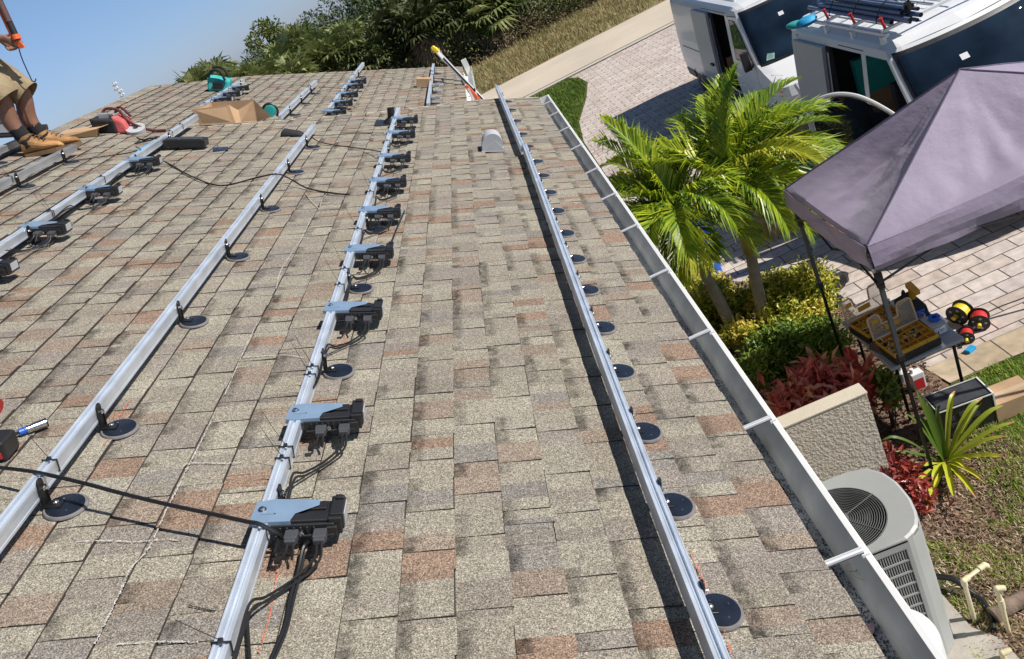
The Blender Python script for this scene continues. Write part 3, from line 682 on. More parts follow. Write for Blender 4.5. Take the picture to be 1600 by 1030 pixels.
# ---- small ground cover as stuff
GR = {'lawn_a': leafmat('grass_blades', [(.14, .26, .03), (.26, .42, .05), (.42, .50, .09), (.56, .50, .20)], .6, .3, 1.5),
      'straw': leafmat('dead_grass', [(.18, .11, .08), (.46, .34, .25), (.70, .57, .43), (.34, .23, .16)], .8, .1, 2.5),
      'mulch': leafmat('mulch_chips', [(.055, .035, .025), (.14, .075, .05), (.28, .17, .115), (.40, .29, .21)], .9, .0, 3)}
def inside(p, poly):
    x, y = p; c = False
    for i in range(len(poly)):
        (x1, y1), (x2, y2) = poly[i-1], poly[i]
        if (y1 > y) != (y2 > y) and x < (x2-x1)*(y-y1)/(y2-y1)+x1: c = not c
    return c
def scatter(name, label, m, poly, n, L, w, lean, seed, flat=False, patch=None):
    r = random.Random(seed); mb = MB(); xs = [p[0] for p in poly]; ys = [p[1] for p in poly]; k = 0; tries = 0
    while k < n and tries < n*8:
        tries += 1; x, y = r.uniform(min(xs), max(xs)), r.uniform(min(ys), max(ys))
        if not inside((x, y), poly): continue
        if patch:
            q = math.sin(x*5.1+seed)*math.cos(y*4.3-seed)+.6*math.sin(x*11+y*9+seed)
            if q < patch+r.uniform(-.5, .5): continue
        k += 1; a = r.random()*6.283; l = L*r.uniform(.5, 1.3); ww = w*r.uniform(.6, 1.4)
        dx, dy = math.cos(a), math.sin(a); ln = r.uniform(*lean)
        if flat:
            z = .014+r.random()*.03; t = V((dx*l, dy*l, r.uniform(-.3, .5)*l*.5)); s_ = V((-dy, dx, r.uniform(-.5, .5)))*ww; P = V((x, y, z))
            mb.poly(P-t*.5, P+s_*.5, P+t*.5, P-s_*.5)
        else:
            P = V((x, y, .008)); top = P+V((dx*ln*l, dy*ln*l, l*math.sqrt(max(.05, 1-ln*ln)))); s_ = V((-dy, dx, 0))*ww/2; mid = (P+top)/2+V((0, 0, l*.12))
            mb.add([P-s_, P+s_, mid+s_*.8, mid-s_*.8, top], [(0, 1, 2, 3), (3, 2, 4)])
    return tag(mb.build(name, m), label, kind='stuff')
near_lawn = [(2.35, 4.85), (3.4, 5.0), (3.6, 6.15), (2.62, 6.05), (2.35, 5.7), (2.1, 5.2)]
scatter('grass', 'green lawn grass beside the black box', GR['lawn_a'], [(2.05, 4.55), (2.2, 4.3), (2.9, 3.9), (4.2, 4.6), (4.2, 6.2), (2.66, 6.08), (2.5, 5.75), (2.25, 5.1)], 15000, .055, .006, (.1, .8), 1, patch=-.9)
scatter('grass', 'sparse green weeds by the pipes', GR['lawn_a'], [(1.15, 2.6), (2.9, 2.6), (2.9, 4.3), (1.3, 4.6)], 5200, .05, .006, (.2, .9), 2, patch=.35)
scatter('dead_grass', 'brown dead grass and leaves behind the air conditioner', GR['straw'], [(1.2, 2.6), (3.4, 2.6), (3.4, 5.0), (2.2, 5.3), (1.45, 4.9)], 11000, .05, .007, (.5, .97), 3)
scatter('mulch', 'brown bark mulch in the planting bed', GR['mulch'], [(.5, 4.6), (1.8, 4.6), (2.55, 5.9), (2.6, 6.4), (2.5, 8.3), (.8, 10), (.5, 9)], 9000, .045, .02, (0, 0), 4, flat=True)
scatter('leaf_litter', 'brown leaf litter on the bare soil by the spiky plant', GR['mulch'], [(1.35, 3.4), (2.7, 3.6), (2.6, 5.6), (1.7, 5.2)], 3500, .035, .014, (0, 0), 5, flat=True)
scatter('verge_grass', 'golden dry grass along the far side of the road', leafmat('verge_blades', [(.20, .21, .07), (.34, .28, .13), (.46, .37, .20)], .7, .3, .6), [(-9, 33.6), (12, 34.0), (12, 46), (-9, 46)], 26000, .26, .035, (.2, .8), 6)
scatter('grass', 'small green grass patch past the gutter end', leafmat('patch_blades', [(.08, .15, .015), (.13, .21, .025), (.20, .24, .04)], .6, .3, .8), [(-.5, 27.9), (1.92, 28.1), (2.2, 27.5), (2.28, 26.2), (1.9, 24.2), (1.28, 21.9), (1.06, 19.8), (-.3, 19.8)], 12000, .11, .022, (.1, .7), 7)

# ------------------------------------------------------------------ plants
def lv(mb, P, d_, up, L, w, fold=.25, droop=.15):
    """a folded pointed leaf"""
    d_ = d_.normalized(); s_ = d_.cross(up)
    s_ = s_.normalized() if s_.length > 1e-4 else d_.orthogonal().normalized()
    u = s_.cross(d_).normalized(); m_ = P+d_*L*.45-u*w*fold*.3; t = P+d_*L-V((0, 0, L*droop))
    mb.add([P, m_+s_*w/2+u*w*fold, t, m_-s_*w/2+u*w*fold, m_], [(0, 1, 4), (1, 2, 4), (2, 3, 4), (3, 0, 4)])
def rdir(r, zmin=-1):
    while True:
        d_ = V((r.uniform(-1, 1), r.uniform(-1, 1), r.uniform(-1, 1)))
        if .1 < d_.length < 1 and d_.normalized().z >= zmin: return d_.normalized()
def shrub(name, label, cat, mats, base, stems, leafn, L, w, seed, group=None, rosette=True, sp=.17):
    """stems: list of (dx,dy,h); each carries rosettes of leaves"""
    r = random.Random(seed); t = thing(name, label, cat, base, group)
    wood = MB(); fol = MB()
    for dx, dy, h in stems:
        top = V((dx, dy, h)); b0 = V((dx*.35, dy*.35, 0)); wood.tube(catmull([b0, (b0+top)/2+V((r.uniform(-.04, .04), r.uniform(-.04, .04), 0)), top], 3), .008, 5, r1=.004)
        for q in range(leafn):
            k = r.random()**.6; P = b0.lerp(top, .35+.65*k)+V((r.gauss(0, sp*.5), r.gauss(0, sp*.5), r.gauss(0, sp*.25)))*(1.1-k*.4)
            d_ = rdir(r, -.2); d_ = (d_+V((0, 0, .35))).normalized()
            lv(fol, P, d_, V((0, 0, 1)) if abs(d_.z) < .9 else V((1, 0, 0)), L*r.uniform(.65, 1.2), w*r.uniform(.7, 1.2))
    wood.build('stem', 'bark', t); fol.build('foliage', mats, t); return t
LM = {
 'yellow': leafmat('yellow_green_leaf', [(.05, .10, .012), (.20, .27, .02), (.62, .60, .07), (.82, .74, .20), (.78, .40, .04)], .4, .3, 2.2),
 'green': leafmat('dark_green_leaf', [(.05, .12, .015), (.12, .22, .025), (.27, .36, .05), (.46, .48, .08)], .4, .3, 2.5),
 'red': leafmat('red_croton_leaf', [(.22, .02, .02), (.58, .07, .05), (.80, .26, .18), (.44, .05, .05), (.78, .42, .26), (.80, .32, .08)], .3, .25, 3),
 'varieg': leafmat('variegated_leaf', [(.06, .12, .015), (.20, .26, .04), (.42, .40, .09)], .4, .3, 3),
}
def ring(r, n, rx, ry, h0, h1, cx=0, cy=0):
    out = []
    for i in range(n):
        a = r.random()*6.283; q = math.sqrt(r.random()); hh = h0+(h1-h0)*(1-q*.8)*r.uniform(.75, 1.1)
        out.append((cx+rx*q*math.cos(a), cy+ry*q*math.sin(a), hh))
    return out
R_ = random.Random(21)
shrub('croton_shrub', 'yellow-green croton bush around the foot of the left palm trunk', 'bush', LM['yellow'], (1.12, 8.35, .01), ring(R_, 40, .45, .95, .45, .85), 250, .078, .034, 31, 'shrubs in the planting bed')
shrub('croton_shrub', 'yellow croton bush with orange leaves between the right palm trunk and the canopy leg', 'bush', LM['yellow'], (1.85, 8.00, .01), ring(R_, 38, .45, .62, .45, .85), 250, .078, .034, 32, 'shrubs in the planting bed')
shrub('croton_shrub', 'small yellow shrub beside the rear canopy leg', 'bush', LM['yellow'], (2.15, 7.75, .01), ring(R_, 10, .16, .22, .6, 1.1), 90, .085, .034, 36, 'shrubs in the planting bed')
shrub('green_shrub', 'dark green leafy bush below the yellow crotons', 'bush', LM['green'], (1.50, 7.1, .01), ring(R_, 40, .62, .50, .35, .7), 200, .075, .03, 33, 'shrubs in the planting bed')
shrub('red_shrub', 'deep red and pink leaved bush behind the stucco wall', 'bush', LM['red'], (1.42, 6.05, .01), ring(R_, 32, .60, .42, .50, .72), 40, .19, .062, 34, 'shrubs in the planting bed', sp=.2)
LM['red2'] = leafmat('dark_red_leaf', [(.08, .012, .016), (.25, .03, .03), (.42, .08, .05), (.16, .02, .03), (.50, .18, .06)], .35, .2, 3)
shrub('red_shrub', 'dark red leaved plant low at the corner of the stucco wall', 'bush', LM['red2'], (1.56, 4.95, .01), ring(R_, 14, .12, .42, .25, .45), 30, .12, .045, 35, 'shrubs in the planting bed', sp=.14)
shrub('variegated_shrub', 'small cream and green leaved shrub right of the stucco wall top', 'bush', LM['varieg'], (1.90, 5.85, .01), ring(R_, 8, .14, .16, .45, .7), 45, .11, .04, 37, 'shrubs in the planting bed', sp=.12)
# spiky strap-leaved plant
LM['strap'] = leafmat('strap_leaf', [(.14, .22, .02), (.32, .38, .03), (.62, .60, .05), (.75, .68, .14)], .4, .25, 1.5)
LM['strap_d'] = leafmat('strap_leaf_dark', [(.05, .11, .015), (.09, .16, .02), (.16, .22, .03)], .4, .25, 1.5)
M['tip'] = mat('leaf_tip_brown', (.42, .18, .08), .7, 0, .2, 12)
ag = thing('strap_leaf_plant', 'spiky strap-leaved plant with yellow-green arching leaves by the canopy leg', 'plant', (2.03, 5.18, 0.01))
r = random.Random(5)
for az, ln, rise, yl in [(215, .58, .28, 1), (228, .66, .22, 1), (243, .62, .30, 1), (262, .60, .25, 1), (280, .5, .3, 1), (198, .62, .35, 1), (-8, .6, .3, 1), (30, .7, .3, 1), (20, .62, .55, 1), (8, .66, .42, 1), (38, .6, .65, 1), (-18, .5, .35, 1), (-40, .45, .28, 1), (75, .42, 1.25, 0), (95, .50, 1.3, 0), (150, .55, 1.0, 0), (165, .58, .7, 0), (185, .6, .55, 0), (205, .5, .35, 1), (235, .45, .4, 1), (250, .5, .45, 1), (270, .42, .5, 1), (290, .35, .55, 1), (120, .40, 1.1, 0), (60, .45, 1.0, 0), (310, .32, .35, 1)]:
    b = MB(); a = rad(az+r.uniform(-5, 5)); w = r.uniform(.045, .062); d_ = V((math.cos(a), math.sin(a), 0)); s_ = V((-d_.y, d_.x, 0)); N_ = 9; o = 0
    for i in range(N_+1):
        t = i/N_; x = ln*(math.sin(t*1.45)/.99)*(.35+.65/(rise+.35)*.6) if rise < .9 else ln*t*.35; z = .05+ln*rise*1.15*math.sin(min(1.7, t*(1.5 if rise > .8 else 2.2)))*.9
        ww = w*(.55+.45*math.sin(min(1, t*2.2)*1.57))*(1-t**3)+.002
        c = V((0, 0, 0))+d_*(.02+x)+V((0, 0, z)); b.v += [tuple(c-s_*ww/2+V((0, 0, ww*.35))), tuple(c-V((0, 0, ww*.05))), tuple(c+s_*ww/2+V((0, 0, ww*.35)))]
        if i:
            k = 3*i; mi = 1 if (i >= N_-1 and yl and r.random() < .6) else 0
            for q in (0, 1): b.f.append((k-3+q, k-2+q, k+1+q, k+q)); b.mi.append(mi)
    b.build('leaf', [LM['strap' if yl else 'strap_d'], 'tip'], ag, True)
# feather palms
LM['frond'] = leafmat('palm_frond', [(.04, .10, .010), (.15, .26, .016), (.38, .46, .025), (.68, .66, .05)], .35, .28, 1.3)
LM['frond_y'] = leafmat('palm_frond_yellow', [(.25, .34, .02), (.45, .48, .04), (.60, .50, .06)], .4, .35, 1.3)
LM['frond_dead'] = leafmat('palm_frond_dead', [(.26, .12, .03), (.48, .22, .05), (.60, .34, .10), (.30, .20, .05)], .7, .2, 2)
M['trunk'] = mat('palm_trunk_grey', (.27, .235, .17), .85, 0, .25, 8, .5, 30)
M['crownshaft'] = mat('palm_crownshaft', (.32, .29, .06), .5, 0, .35, 5)
def frond(parent, base, az, elev, L, droop, m, seed, wid=.32, twist=0):
    L = L*1.10; droop = droop*.95
    r = random.Random(seed); f = MB(); a = rad(az); e = rad(elev); P = V(base); pts = [P.copy()]; n = 26
    d0 = e
    for i in range(n):
        t = i/n; ang = d0-droop*(t**1.25)
        st = L/n; P = P+V((math.cos(a)*math.cos(ang), math.sin(a)*math.cos(ang), math.sin(ang)))*st; pts.append(P.copy())
    f.tube(pts, .009, 5, r1=.0025)
    side = V((-math.sin(a), math.cos(a), 0))
    for i in range(4, n+1):
        t = i/n; tang = (pts[i]-pts[i-1]).normalized(); up = side.cross(tang)*-1
        if up.z < 0: up = -up
        ll = wid*1.35*(math.sin(math.pi*min(1, .18+t*.80))**.7)*r.uniform(.85, 1.1)+.03
        for s_ in (-1, 1):
            for q in (0, .33, .66):
                if r.random() < .05: continue
                Pq = pts[i-1].lerp(pts[i], q); sp = r.uniform(.30, .62)
                dd = (side*s_*(.68)+tang*(.85+t*.5)+up*sp).normalized()
                b0 = Pq; m1 = b0+dd*ll*.5; tip = b0+dd*ll*r.uniform(.8, 1.12)-V((0, 0, ll*r.uniform(.1, .62)))
                w = r.uniform(.0075, .0115); ws = tang.cross(dd).normalized().cross(dd)*w
                f.add([b0-ws*.4, b0+ws*.4, m1+ws, m1-ws, tip], [(0, 1, 2, 3), (3, 2, 4)])
    return f.build('frond', m, parent)
def palm(label, base, h, shaft, fr, seed, lean=(0, 0)):
    t = thing('palm_tree', label, 'palm', base, 'feather palms by the driveway')
    b = MB(); top = V((lean[0], lean[1], h)); N_ = 46; pr_ = []
    P = [V((lean[0]*(i/N_)**1.5, lean[1]*(i/N_)**1.5, h*i/N_)) for i in range(N_+1)]
    b.tube(P, [(.082-.022*(i/N_))*(1+.035*(i % 3 == 0)+.10*max(0, 1-i/5)) for i in range(N_+1)], 16); b.build('trunk', 'trunk', t, True)
    c = MB(); Q = [top+V((lean[0]*.2*k, 0, shaft*k)) for k in (0, .08, .3, .6, .85, 1)]
    c.tube(Q, [.058, .074, .070, .058, .046, .034], 14); c.build('crownshaft', 'crownshaft', t, True)
    ct = top+V((lean[0]*.2, 0, shaft*.93))
    fr = fr+[((a+23) % 360, e*.85+9, L*.95, d_*1.02, k) for a, e, L, d_, k in fr if k == 'frond']
    for i, (az, el, L, dr, mk) in enumerate(fr): frond(t, ct+V((0, 0, -.02*(i % 4)-(.30 if mk == 'frond_dead' else 0))), az, el, L, dr, LM[mk], seed*50+i)
    return t
F1 = [(165, 62, 1.30, 1.9, 'frond'), (185, 42, 1.25, 1.9, 'frond'), (150, 28, 1.35, 1.6, 'frond'), (205, 22, 1.2, 1.6, 'frond'), (235, 45, 1.15, 2.2, 'frond'), (262, 35, 1.05, 2.1, 'frond_y'), (290, 55, 1.1, 2.3, 'frond'), (120, 50, 1.3, 1.6, 'frond'), (95, 66, 1.3, 1.5, 'frond'), (60, 50, 1.25, 1.6, 'frond'), (325, 48, 1.15, 2.1, 'frond'), (20, 62, 1.3, 1.7, 'frond'), (130, 82, 1.25, .7, 'frond'), (175, 10, 1.15, 1.5, 'frond'), (248, 8, .95, 1.3, 'frond'), (305, 20, .95, 1.8, 'frond')]
F2 = [(0, 48, 1.35, 1.5, 'frond'), (335, 35, 1.3, 1.8, 'frond'), (20, 60, 1.35, 1.3, 'frond'), (45, 40, 1.3, 1.5, 'frond'), (75, 65, 1.3, 1.3, 'frond'), (310, 55, 1.2, 2.0, 'frond_y'), (280, 40, 1.15, 2.2, 'frond'), (355, 20, 1.25, 1.4, 'frond'), (15, 30, 1.35, 1.2, 'frond'), (100, 50, 1.2, 1.5, 'frond'), (140, 70, 1.1, 1.4, 'frond'), (30, 80, 1.25, .8, 'frond'), (12, 14, 1.12, 1.35, 'frond_dead'), (352, 6, 1.25, 1.25, 'frond_dead'), (338, 0, 1.0, 1.3, 'frond_dead'), (300, 10, 1.0, 1.6, 'frond'), (345, 62, 1.2, 1.7, 'frond')]
palm('feather palm with a grey ringed trunk nearest the gutter', (1.17, 7.85, 0), 1.25, .86, F1, 3, (-.07, .12))
palm('feather palm with its trunk in the yellow bush and a dead orange frond', (1.47, 7.74, 0), 1.22, .90, F2, 7, (.17, .2))

# ------------------------------------------------------------------ tree line across the road
LM['t_dark'] = leafmat('oak_leaf', [(.022, .042, .015), (.05, .085, .025), (.09, .125, .038), (.16, .18, .06)], .5, .2, .5)
LM['t_mid'] = leafmat('scrub_leaf', [(.045, .075, .02), (.11, .15, .035), (.20, .23, .06), (.30, .26, .10)], .5, .25, .6)
LM['t_grey'] = leafmat('grey_green_leaf', [(.05, .075, .045), (.10, .135, .08), (.18, .21, .12)], .6, .2, .6)
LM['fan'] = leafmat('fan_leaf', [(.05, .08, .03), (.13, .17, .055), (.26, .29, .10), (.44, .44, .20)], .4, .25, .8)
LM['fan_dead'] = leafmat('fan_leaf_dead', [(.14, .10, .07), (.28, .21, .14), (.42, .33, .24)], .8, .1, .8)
def tree(label, base, H, Rr, m, n, seed, L=.24, flat=1.0, trunk=.14, group='trees across the road'):
    r = random.Random(seed); t = thing('oak_tree', label, 'tree', base, group); wd = MB(); fo = MB()
    zc = H-Rr*flat; wd.tube(catmull([(0, 0, 0), (r.uniform(-.2, .2), r.uniform(-.2, .2), zc*.5), (r.uniform(-.3, .3), r.uniform(-.3, .3), zc)], 4), trunk, 8, r1=trunk*.5)
    cl = []
    for i in range(max(9, int(9*Rr))):
        d_ = rdir(r, -.55); q = r.random()**.45; c = V((d_.x*Rr*q, d_.y*Rr*q, zc+d_.z*Rr*flat*q)); s_ = Rr*r.uniform(.22, .42); cl.append((c, s_))
        wd.tube(catmull([(0, 0, zc*.75), V((0, 0, zc*.8)).lerp(c, .5)+V((0, 0, .1)), c], 3), trunk*.4, 5, r1=.012)
    for i in range(n):
        c, s_ = cl[r.randrange(len(cl))]; d_ = rdir(r); P = c+d_*s_*(.55+.5*r.random()); dd = (d_+rdir(r)*.8).normalized()
        lv(fo, P, dd, rdir(r), L*r.uniform(.6, 1.3), L*.55*r.uniform(.6, 1.2), .2, .1)
    wd.build('trunk', 'bark', t); fo.build('crown', m, t); return t
LM['fan_shade'] = leafmat('fan_leaf_shaded', [(.02, .04, .015), (.045, .065, .022), (.09, .11, .04), (.19, .20, .08)], .4, .2, .8)  # darker copy of the fan leaf, shade of the tree line painted in
def fanpalm(label, base, h, n, R0, seed, dead=10, name='fan_palm', fm='fan'):
    r = random.Random(seed); t = thing(name, label, 'palm', base, 'fan palms across the road'); tr = MB()
    tr.tube([(0, 0, 0), (r.uniform(-.1, .1), 0, h*.5), (0, 0, h)], .17, 10, r1=.14); tr.build('trunk', 'bark', t)
    for kind, cnt, m in (('crown', n, LM[fm]), ('dead_skirt', dead, LM['fan_dead'])):
        f = MB()
        for i in range(cnt):
            a = r.random()*6.283; el = r.uniform(-.25, 1.35) if kind == 'crown' else r.uniform(-1.5, -.7)
            d_ = V((math.cos(a)*math.cos(el), math.sin(a)*math.cos(el), math.sin(el))); st = R0*r.uniform(.45, .75) if kind == 'crown' else R0*.4
            P = V((0, 0, h))+d_*st; f.tube([(0, 0, h-.1), P], .014, 4)
            s_ = d_.cross(V((0, 0, 1))); s_ = s_.normalized() if s_.length > .05 else V((1, 0, 0)); nb = 15; Lf = R0*r.uniform(.55, .75)
            for k in range(nb):
                th = (k/(nb-1)-.5)*3.6; dd = (d_*math.cos(th)+s_*math.sin(th)).normalized(); w = .035*R0*1.3
                l = Lf*(.72+.28*math.cos(th*.6))*r.uniform(.9, 1.08); wv = dd.cross(d_.cross(s_)).normalized()*w
                mid = P+dd*l*.55; tip = P+dd*l-V((0, 0, l*r.uniform(.12, .45)))
                f.add([P, mid+wv, tip, mid-wv], [(0, 1, 2, 3)])
        if cnt: f.build(kind, m, t)
    return t
TL = [  # px, py of the top, distance, radius, material, leaves
 (272, 138, 58, 1.5, 't_grey', 1500, 'lowest grey-green treetop at the left end of the tree line'),
 (362, 95, 55, 1.2, 't_grey', 1300, 'small round grey-green treetop above the teal bag'),
 (404, 38, 52, 1.6, 't_mid', 2200, 'slender tree standing up with a small round crown against the sky'),
 (398, 80, 49, 2.3, 't_grey', 3600, 'dense grey-green dome of leaves under the slender tree'),
 (492, 8, 56, 2.6, 't_grey', 3600, 'bushy grey tree on the skyline behind the fan palms'),
 (545, -25, 53, 2.8, 't_dark', 4200, 'dark rounded tree right of the bushy grey tree'),
 (600, -60, 52, 3.2, 't_dark', 4600, 'tall dark tree at the top edge above the far rail end'),
 (665, -100, 50, 3.2, 't_dark', 4600, 'tall dark tree behind the hanging dead fronds'),
 (735, -130, 49, 3.4, 't_dark', 4600, 'tall dark tree behind the ladder top'),
 (805, -150, 49, 3.2, 't_dark', 4300, 'dark tree behind the yellow-leaved fan palm'),
 (880, -170, 49, 3.0, 't_dark', 4300, 'dark tree at the right end of the tree line by the road'),
 (960, -210, 49, 3.0, 't_dark', 2500, 'tree past the frame top beyond the road'),
 (628, 30, 46.5, 2.2, 't_dark', 5000, 'dark leafy tree added for shade low behind the long brown skirt of fronds'),  # this tree and the next are extra, added as dark masses of shade
 (722, -15, 46.2, 2.4, 't_dark', 5000, 'dark leafy tree added for shade directly behind the ladder cap'),
]
for i, (px, py, Y, R1, mk, n_, lab) in enumerate(TL):
    P = atY(px, py, Y); tree(lab, (P.x, Y, 0), P.z, R1, LM[mk], n_, 100+i)
FP = [(322, 118, 47, 1.5, 26, 0), (440, 70, 46, 1.7, 34, 6), (468, 52, 47, 1.9, 40, 8), (505, 62, 45.5, 1.8, 34, 10), (540, 42, 46, 1.8, 34, 8), (585, 60, 45, 1.7, 30, 10), (612, 18, 46, 1.9, 36, 14), (645, 5, 44.5, 1.8, 34, 22), (700, -20, 45, 1.9, 34, 22), (752, -12, 44.3, 1.8, 34, 26), (790, -45, 45, 1.8, 30, 20)]
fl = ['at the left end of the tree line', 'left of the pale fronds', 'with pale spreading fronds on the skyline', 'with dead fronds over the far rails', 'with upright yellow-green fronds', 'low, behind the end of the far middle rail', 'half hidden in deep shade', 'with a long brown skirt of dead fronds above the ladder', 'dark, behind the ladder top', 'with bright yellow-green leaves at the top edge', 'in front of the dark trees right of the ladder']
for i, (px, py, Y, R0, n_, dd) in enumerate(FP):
    P = atY(px, py+14, Y); fanpalm('fan palm '+fl[i], (P.x, Y, 0), max(.8, P.z-R0*.55), n_, R0, 300+i, dd, fm='fan_shade' if i in (5, 6, 7, 8, 10) else 'fan')
def understory(label, path, n, m, seed, h=(0.3, 2.6), w=1.4, L=.2):
    r = random.Random(seed); f = MB()
    cl = []
    for i in range(90):
        t = r.random()*(len(path)-1); k = min(int(t), len(path)-2); a, b_ = V((*path[k], 0)), V((*path[k+1], 0)); c = a.lerp(b_, t-k)+V((r.uniform(-w, w), r.uniform(-w, w), 0)); hh = r.uniform(*h); c.z = hh*.55; cl.append((c, hh*.5))
    for i in range(n):
        c, s_ = cl[r.randrange(len(cl))]; d_ = rdir(r); P = c+V((d_.x*s_*1.5, d_.y*s_*1.2, d_.z*s_))*(.6+.45*r.random()); P.z = max(.05, P.z)
        lv(f, P, (d_+rdir(r)*.8).normalized(), rdir(r), L*r.uniform(.6, 1.3), L*.5, .2, .1)
    return tag(f.build('undergrowth', m), label, kind='stuff')
understory('mixed green undergrowth below the tree line across the road', [(-20, 46), (-10, 45.5), (-2, 44.8), (4, 44.3), (8, 44), (14, 44)], 15000, LM['t_mid'], 41, (1.2, 3.6), 1.0)
understory('low dark undergrowth at the foot of the trees across the road', [(-20, 48), (-10, 47), (-2, 46.5), (6, 46), (14, 46)], 15000, LM['t_dark'], 42, (2.5, 6.0), 1.2, .26)
understory('pale brown brush at the edge of the dry grass', [(-6, 44), (-1, 43.2), (3, 43), (7, 42.6)], 3500, leafmat('brush_leaf', [(.10, .09, .04), (.22, .17, .09), (.34, .27, .16)], .8, .2, 1), 43, (.3, 1.3), .7, .15)
# bank of low saw palmetto fronds in front, left
for i, (px, py) in enumerate([(395, 112), (415, 108), (440, 108), (455, 104), (335, 112), (300, 126)]):
    P = atY(px, py, 40+i % 3); fanpalm('low bright green palmetto clump just over the far roof edge, '+ORD[i]+' of the six', (P.x, 40+i % 3, 0), max(.5, P.z-.9), 26, 1.5, 400+i, 0, 'palmetto')

# ------------------------------------------------------------------ stucco wing wall, air conditioner, yard things
swl = thing('stucco_wall', 'low textured stucco wing wall with a smooth pale cap, beside the air conditioner', 'wall', (0, 0, 0))
b = MB(); b.bx(-.2, 1.505, 4.985, 5.115, 0, 1.235); b.build('wall_body', mat('wing_stucco', (.56, .50, .41), .95, 0, .05, 5, .8, 42, detail=2, bdist=.028), swl)
b = MB(); b.bx(-.2, 1.512, 4.978, 5.122, 1.236, 1.256); b.build('wall_cap', mat('cap_stucco', (.62, .555, .44), .9, 0, .05, 6, .5, 150), swl, False, .006)
acu = thing('air_conditioner', 'grey outdoor air conditioner with a round fan guard on top', 'air conditioner', (0, 0, 0))
FP_ = [(.45, 3.566), (1.055, 3.566), (1.09, 3.58), (1.165, 3.635), (1.205, 3.72), (1.232, 3.85), (1.235, 4.02), (1.20, 4.16), (1.12, 4.26), (1.0, 4.29), (.45, 4.29)]
acc = V((.785, 3.91, 0)); arr = .285
b = MB()     # cabinet shell walls
nP = len(FP_)
for i in range(nP):
    (x0, y0), (x1, y1) = FP_[i], FP_[(i+1) % nP]
    if i == 0: continue
    b.poly(V((x0, y0, .04)), V((x1, y1, .04)), V((x1, y1, 1.225)), V((x0, y0, 1.225)))
fx0, fx1 = .49, 1.03
b.bx(.45, fx0, 3.566, 3.596, .04, 1.225); b.bx(fx1, 1.055, 3.566, 3.596, .04, 1.225); b.bx(fx0, fx1, 3.566, 3.596, .04, .10); b.bx(fx0, fx1, 3.566, 3.596, 1.16, 1.225)
b.build('cabinet', 'ac', acu, True)
b = MB()     # top with a round opening: radial fan between circle and outline
K = 48; circ = [V((acc.x+arr*math.cos(2*math.pi*k/K), acc.y+arr*math.sin(2*math.pi*k/K), 0)) for k in range(K)]
def hit(a):
    d_ = V((math.cos(a), math.sin(a), 0)); best = None
    for i in range(nP):
        p, q = V((*FP_[i], 0)), V((*FP_[(i+1) % nP], 0)); e = q-p; den = d_.x*e.y-d_.y*e.x
        if abs(den) < 1e-9: continue
        w = p-V((acc.x, acc.y, 0)); t = (w.x*e.y-w.y*e.x)/den; u = (w.x*d_.y-w.y*d_.x)/den
        if t > 0 and -.001 <= u <= 1.001 and (best is None or t < best): best = t
    return V((acc.x, acc.y, 0))+d_*best
outl = [hit(2*math.pi*k/K) for k in range(K)]
zt = 1.25
for k in range(K):
    j = (k+1) % K; a, c = circ[k], circ[j]; o1, o2 = outl[k], outl[j]; i1, i2 = o1.lerp(a, .10), o2.lerp(c, .10)
    z = lambda p, h: V((p.x, p.y, h))
    b.poly(z(a, zt-.012), z(i1, zt), z(i2, zt), z(c, zt-.012)); b.poly(z(i1, zt), z(o1, zt-.012), z(o2, zt-.012), z(i2, zt)); b.poly(z(o1, zt-.012), z(o1, zt-.04), z(o2, zt-.04), z(o2, zt-.012))
    b.poly(z(a, zt-.012), z(c, zt-.012), z(c, zt-.06), z(a, zt-.06))
b.build('top_cover', 'ac', acu, True)
b = MB(); b.lathe([(arr, zt-.14), (.01, zt-.14)], T3((acc.x, acc.y, 0)), 32, False)
b.bx(fx0, fx1, 3.598, 3.606, .10, 1.16); b.build('inner_shroud', 'ac_dark', acu)
b = MB()
for i in range(17):
    rr = .045+i*.0148; b.tube([acc+V((rr*math.cos(a), rr*math.sin(a), zt-.008-(.285-rr)*.00)) for a in [2*math.pi*k/40 for k in range(41)]], .0026, 5, False)
for k in range(5):
    a = 2*math.pi*k/5+.35; b.tube([acc+V((.03*math.cos(a), .03*math.sin(a), zt-.004)), acc+V((arr*math.cos(a), arr*math.sin(a), zt-.004))], .0032, 5)
b.lathe([(.05, zt-.012), (.05, zt-.004), (.01, zt-.002)], T3((acc.x, acc.y, 0)), 20); b.build('fan_guard', mat('guard_grey', (.16, .165, .165), .45, .2, .1, 9), acu, True)
b = MB()
for k in range(3):
    a = 2*math.pi*k/3; Tm = T3((acc.x, acc.y, zt-.10)) @ RZ(a) @ RX(rad(22)); b.bx(.03, .25, -.07, .07, -.003, .003, Tm)
b.build('fan_blade', 'ac_dark', acu)
b = MB()
for i in range(11): z = .10+1.06*i/10; b.bx(fx0, fx1, 3.568, 3.580, z-.008, z+.008)
nv = 34
for i in range(nv+1): x = fx0+(fx1-fx0)*i/nv; b.bx(x-.0032, x+.0032, 3.572, 3.592, .10, 1.16)
b.build('louvre_grille', 'ac', acu)
dm = lev(1414, 1003, 1.02)
wt = thing('water_tank', 'white rounded tank top showing between the gutter and the air conditioner grille', 'tank', (dm.x, dm.y, 0))
b = MB(); b.lathe([(.19, .04), (.195, 1.0)]+[(.195*math.cos(a), 1.02+.185*math.sin(a)) for a in [k*math.pi/2/10 for k in range(10)]]+[(.005, 1.206)], None, 28); b.build('tank_body', 'white_paint', wt, True)
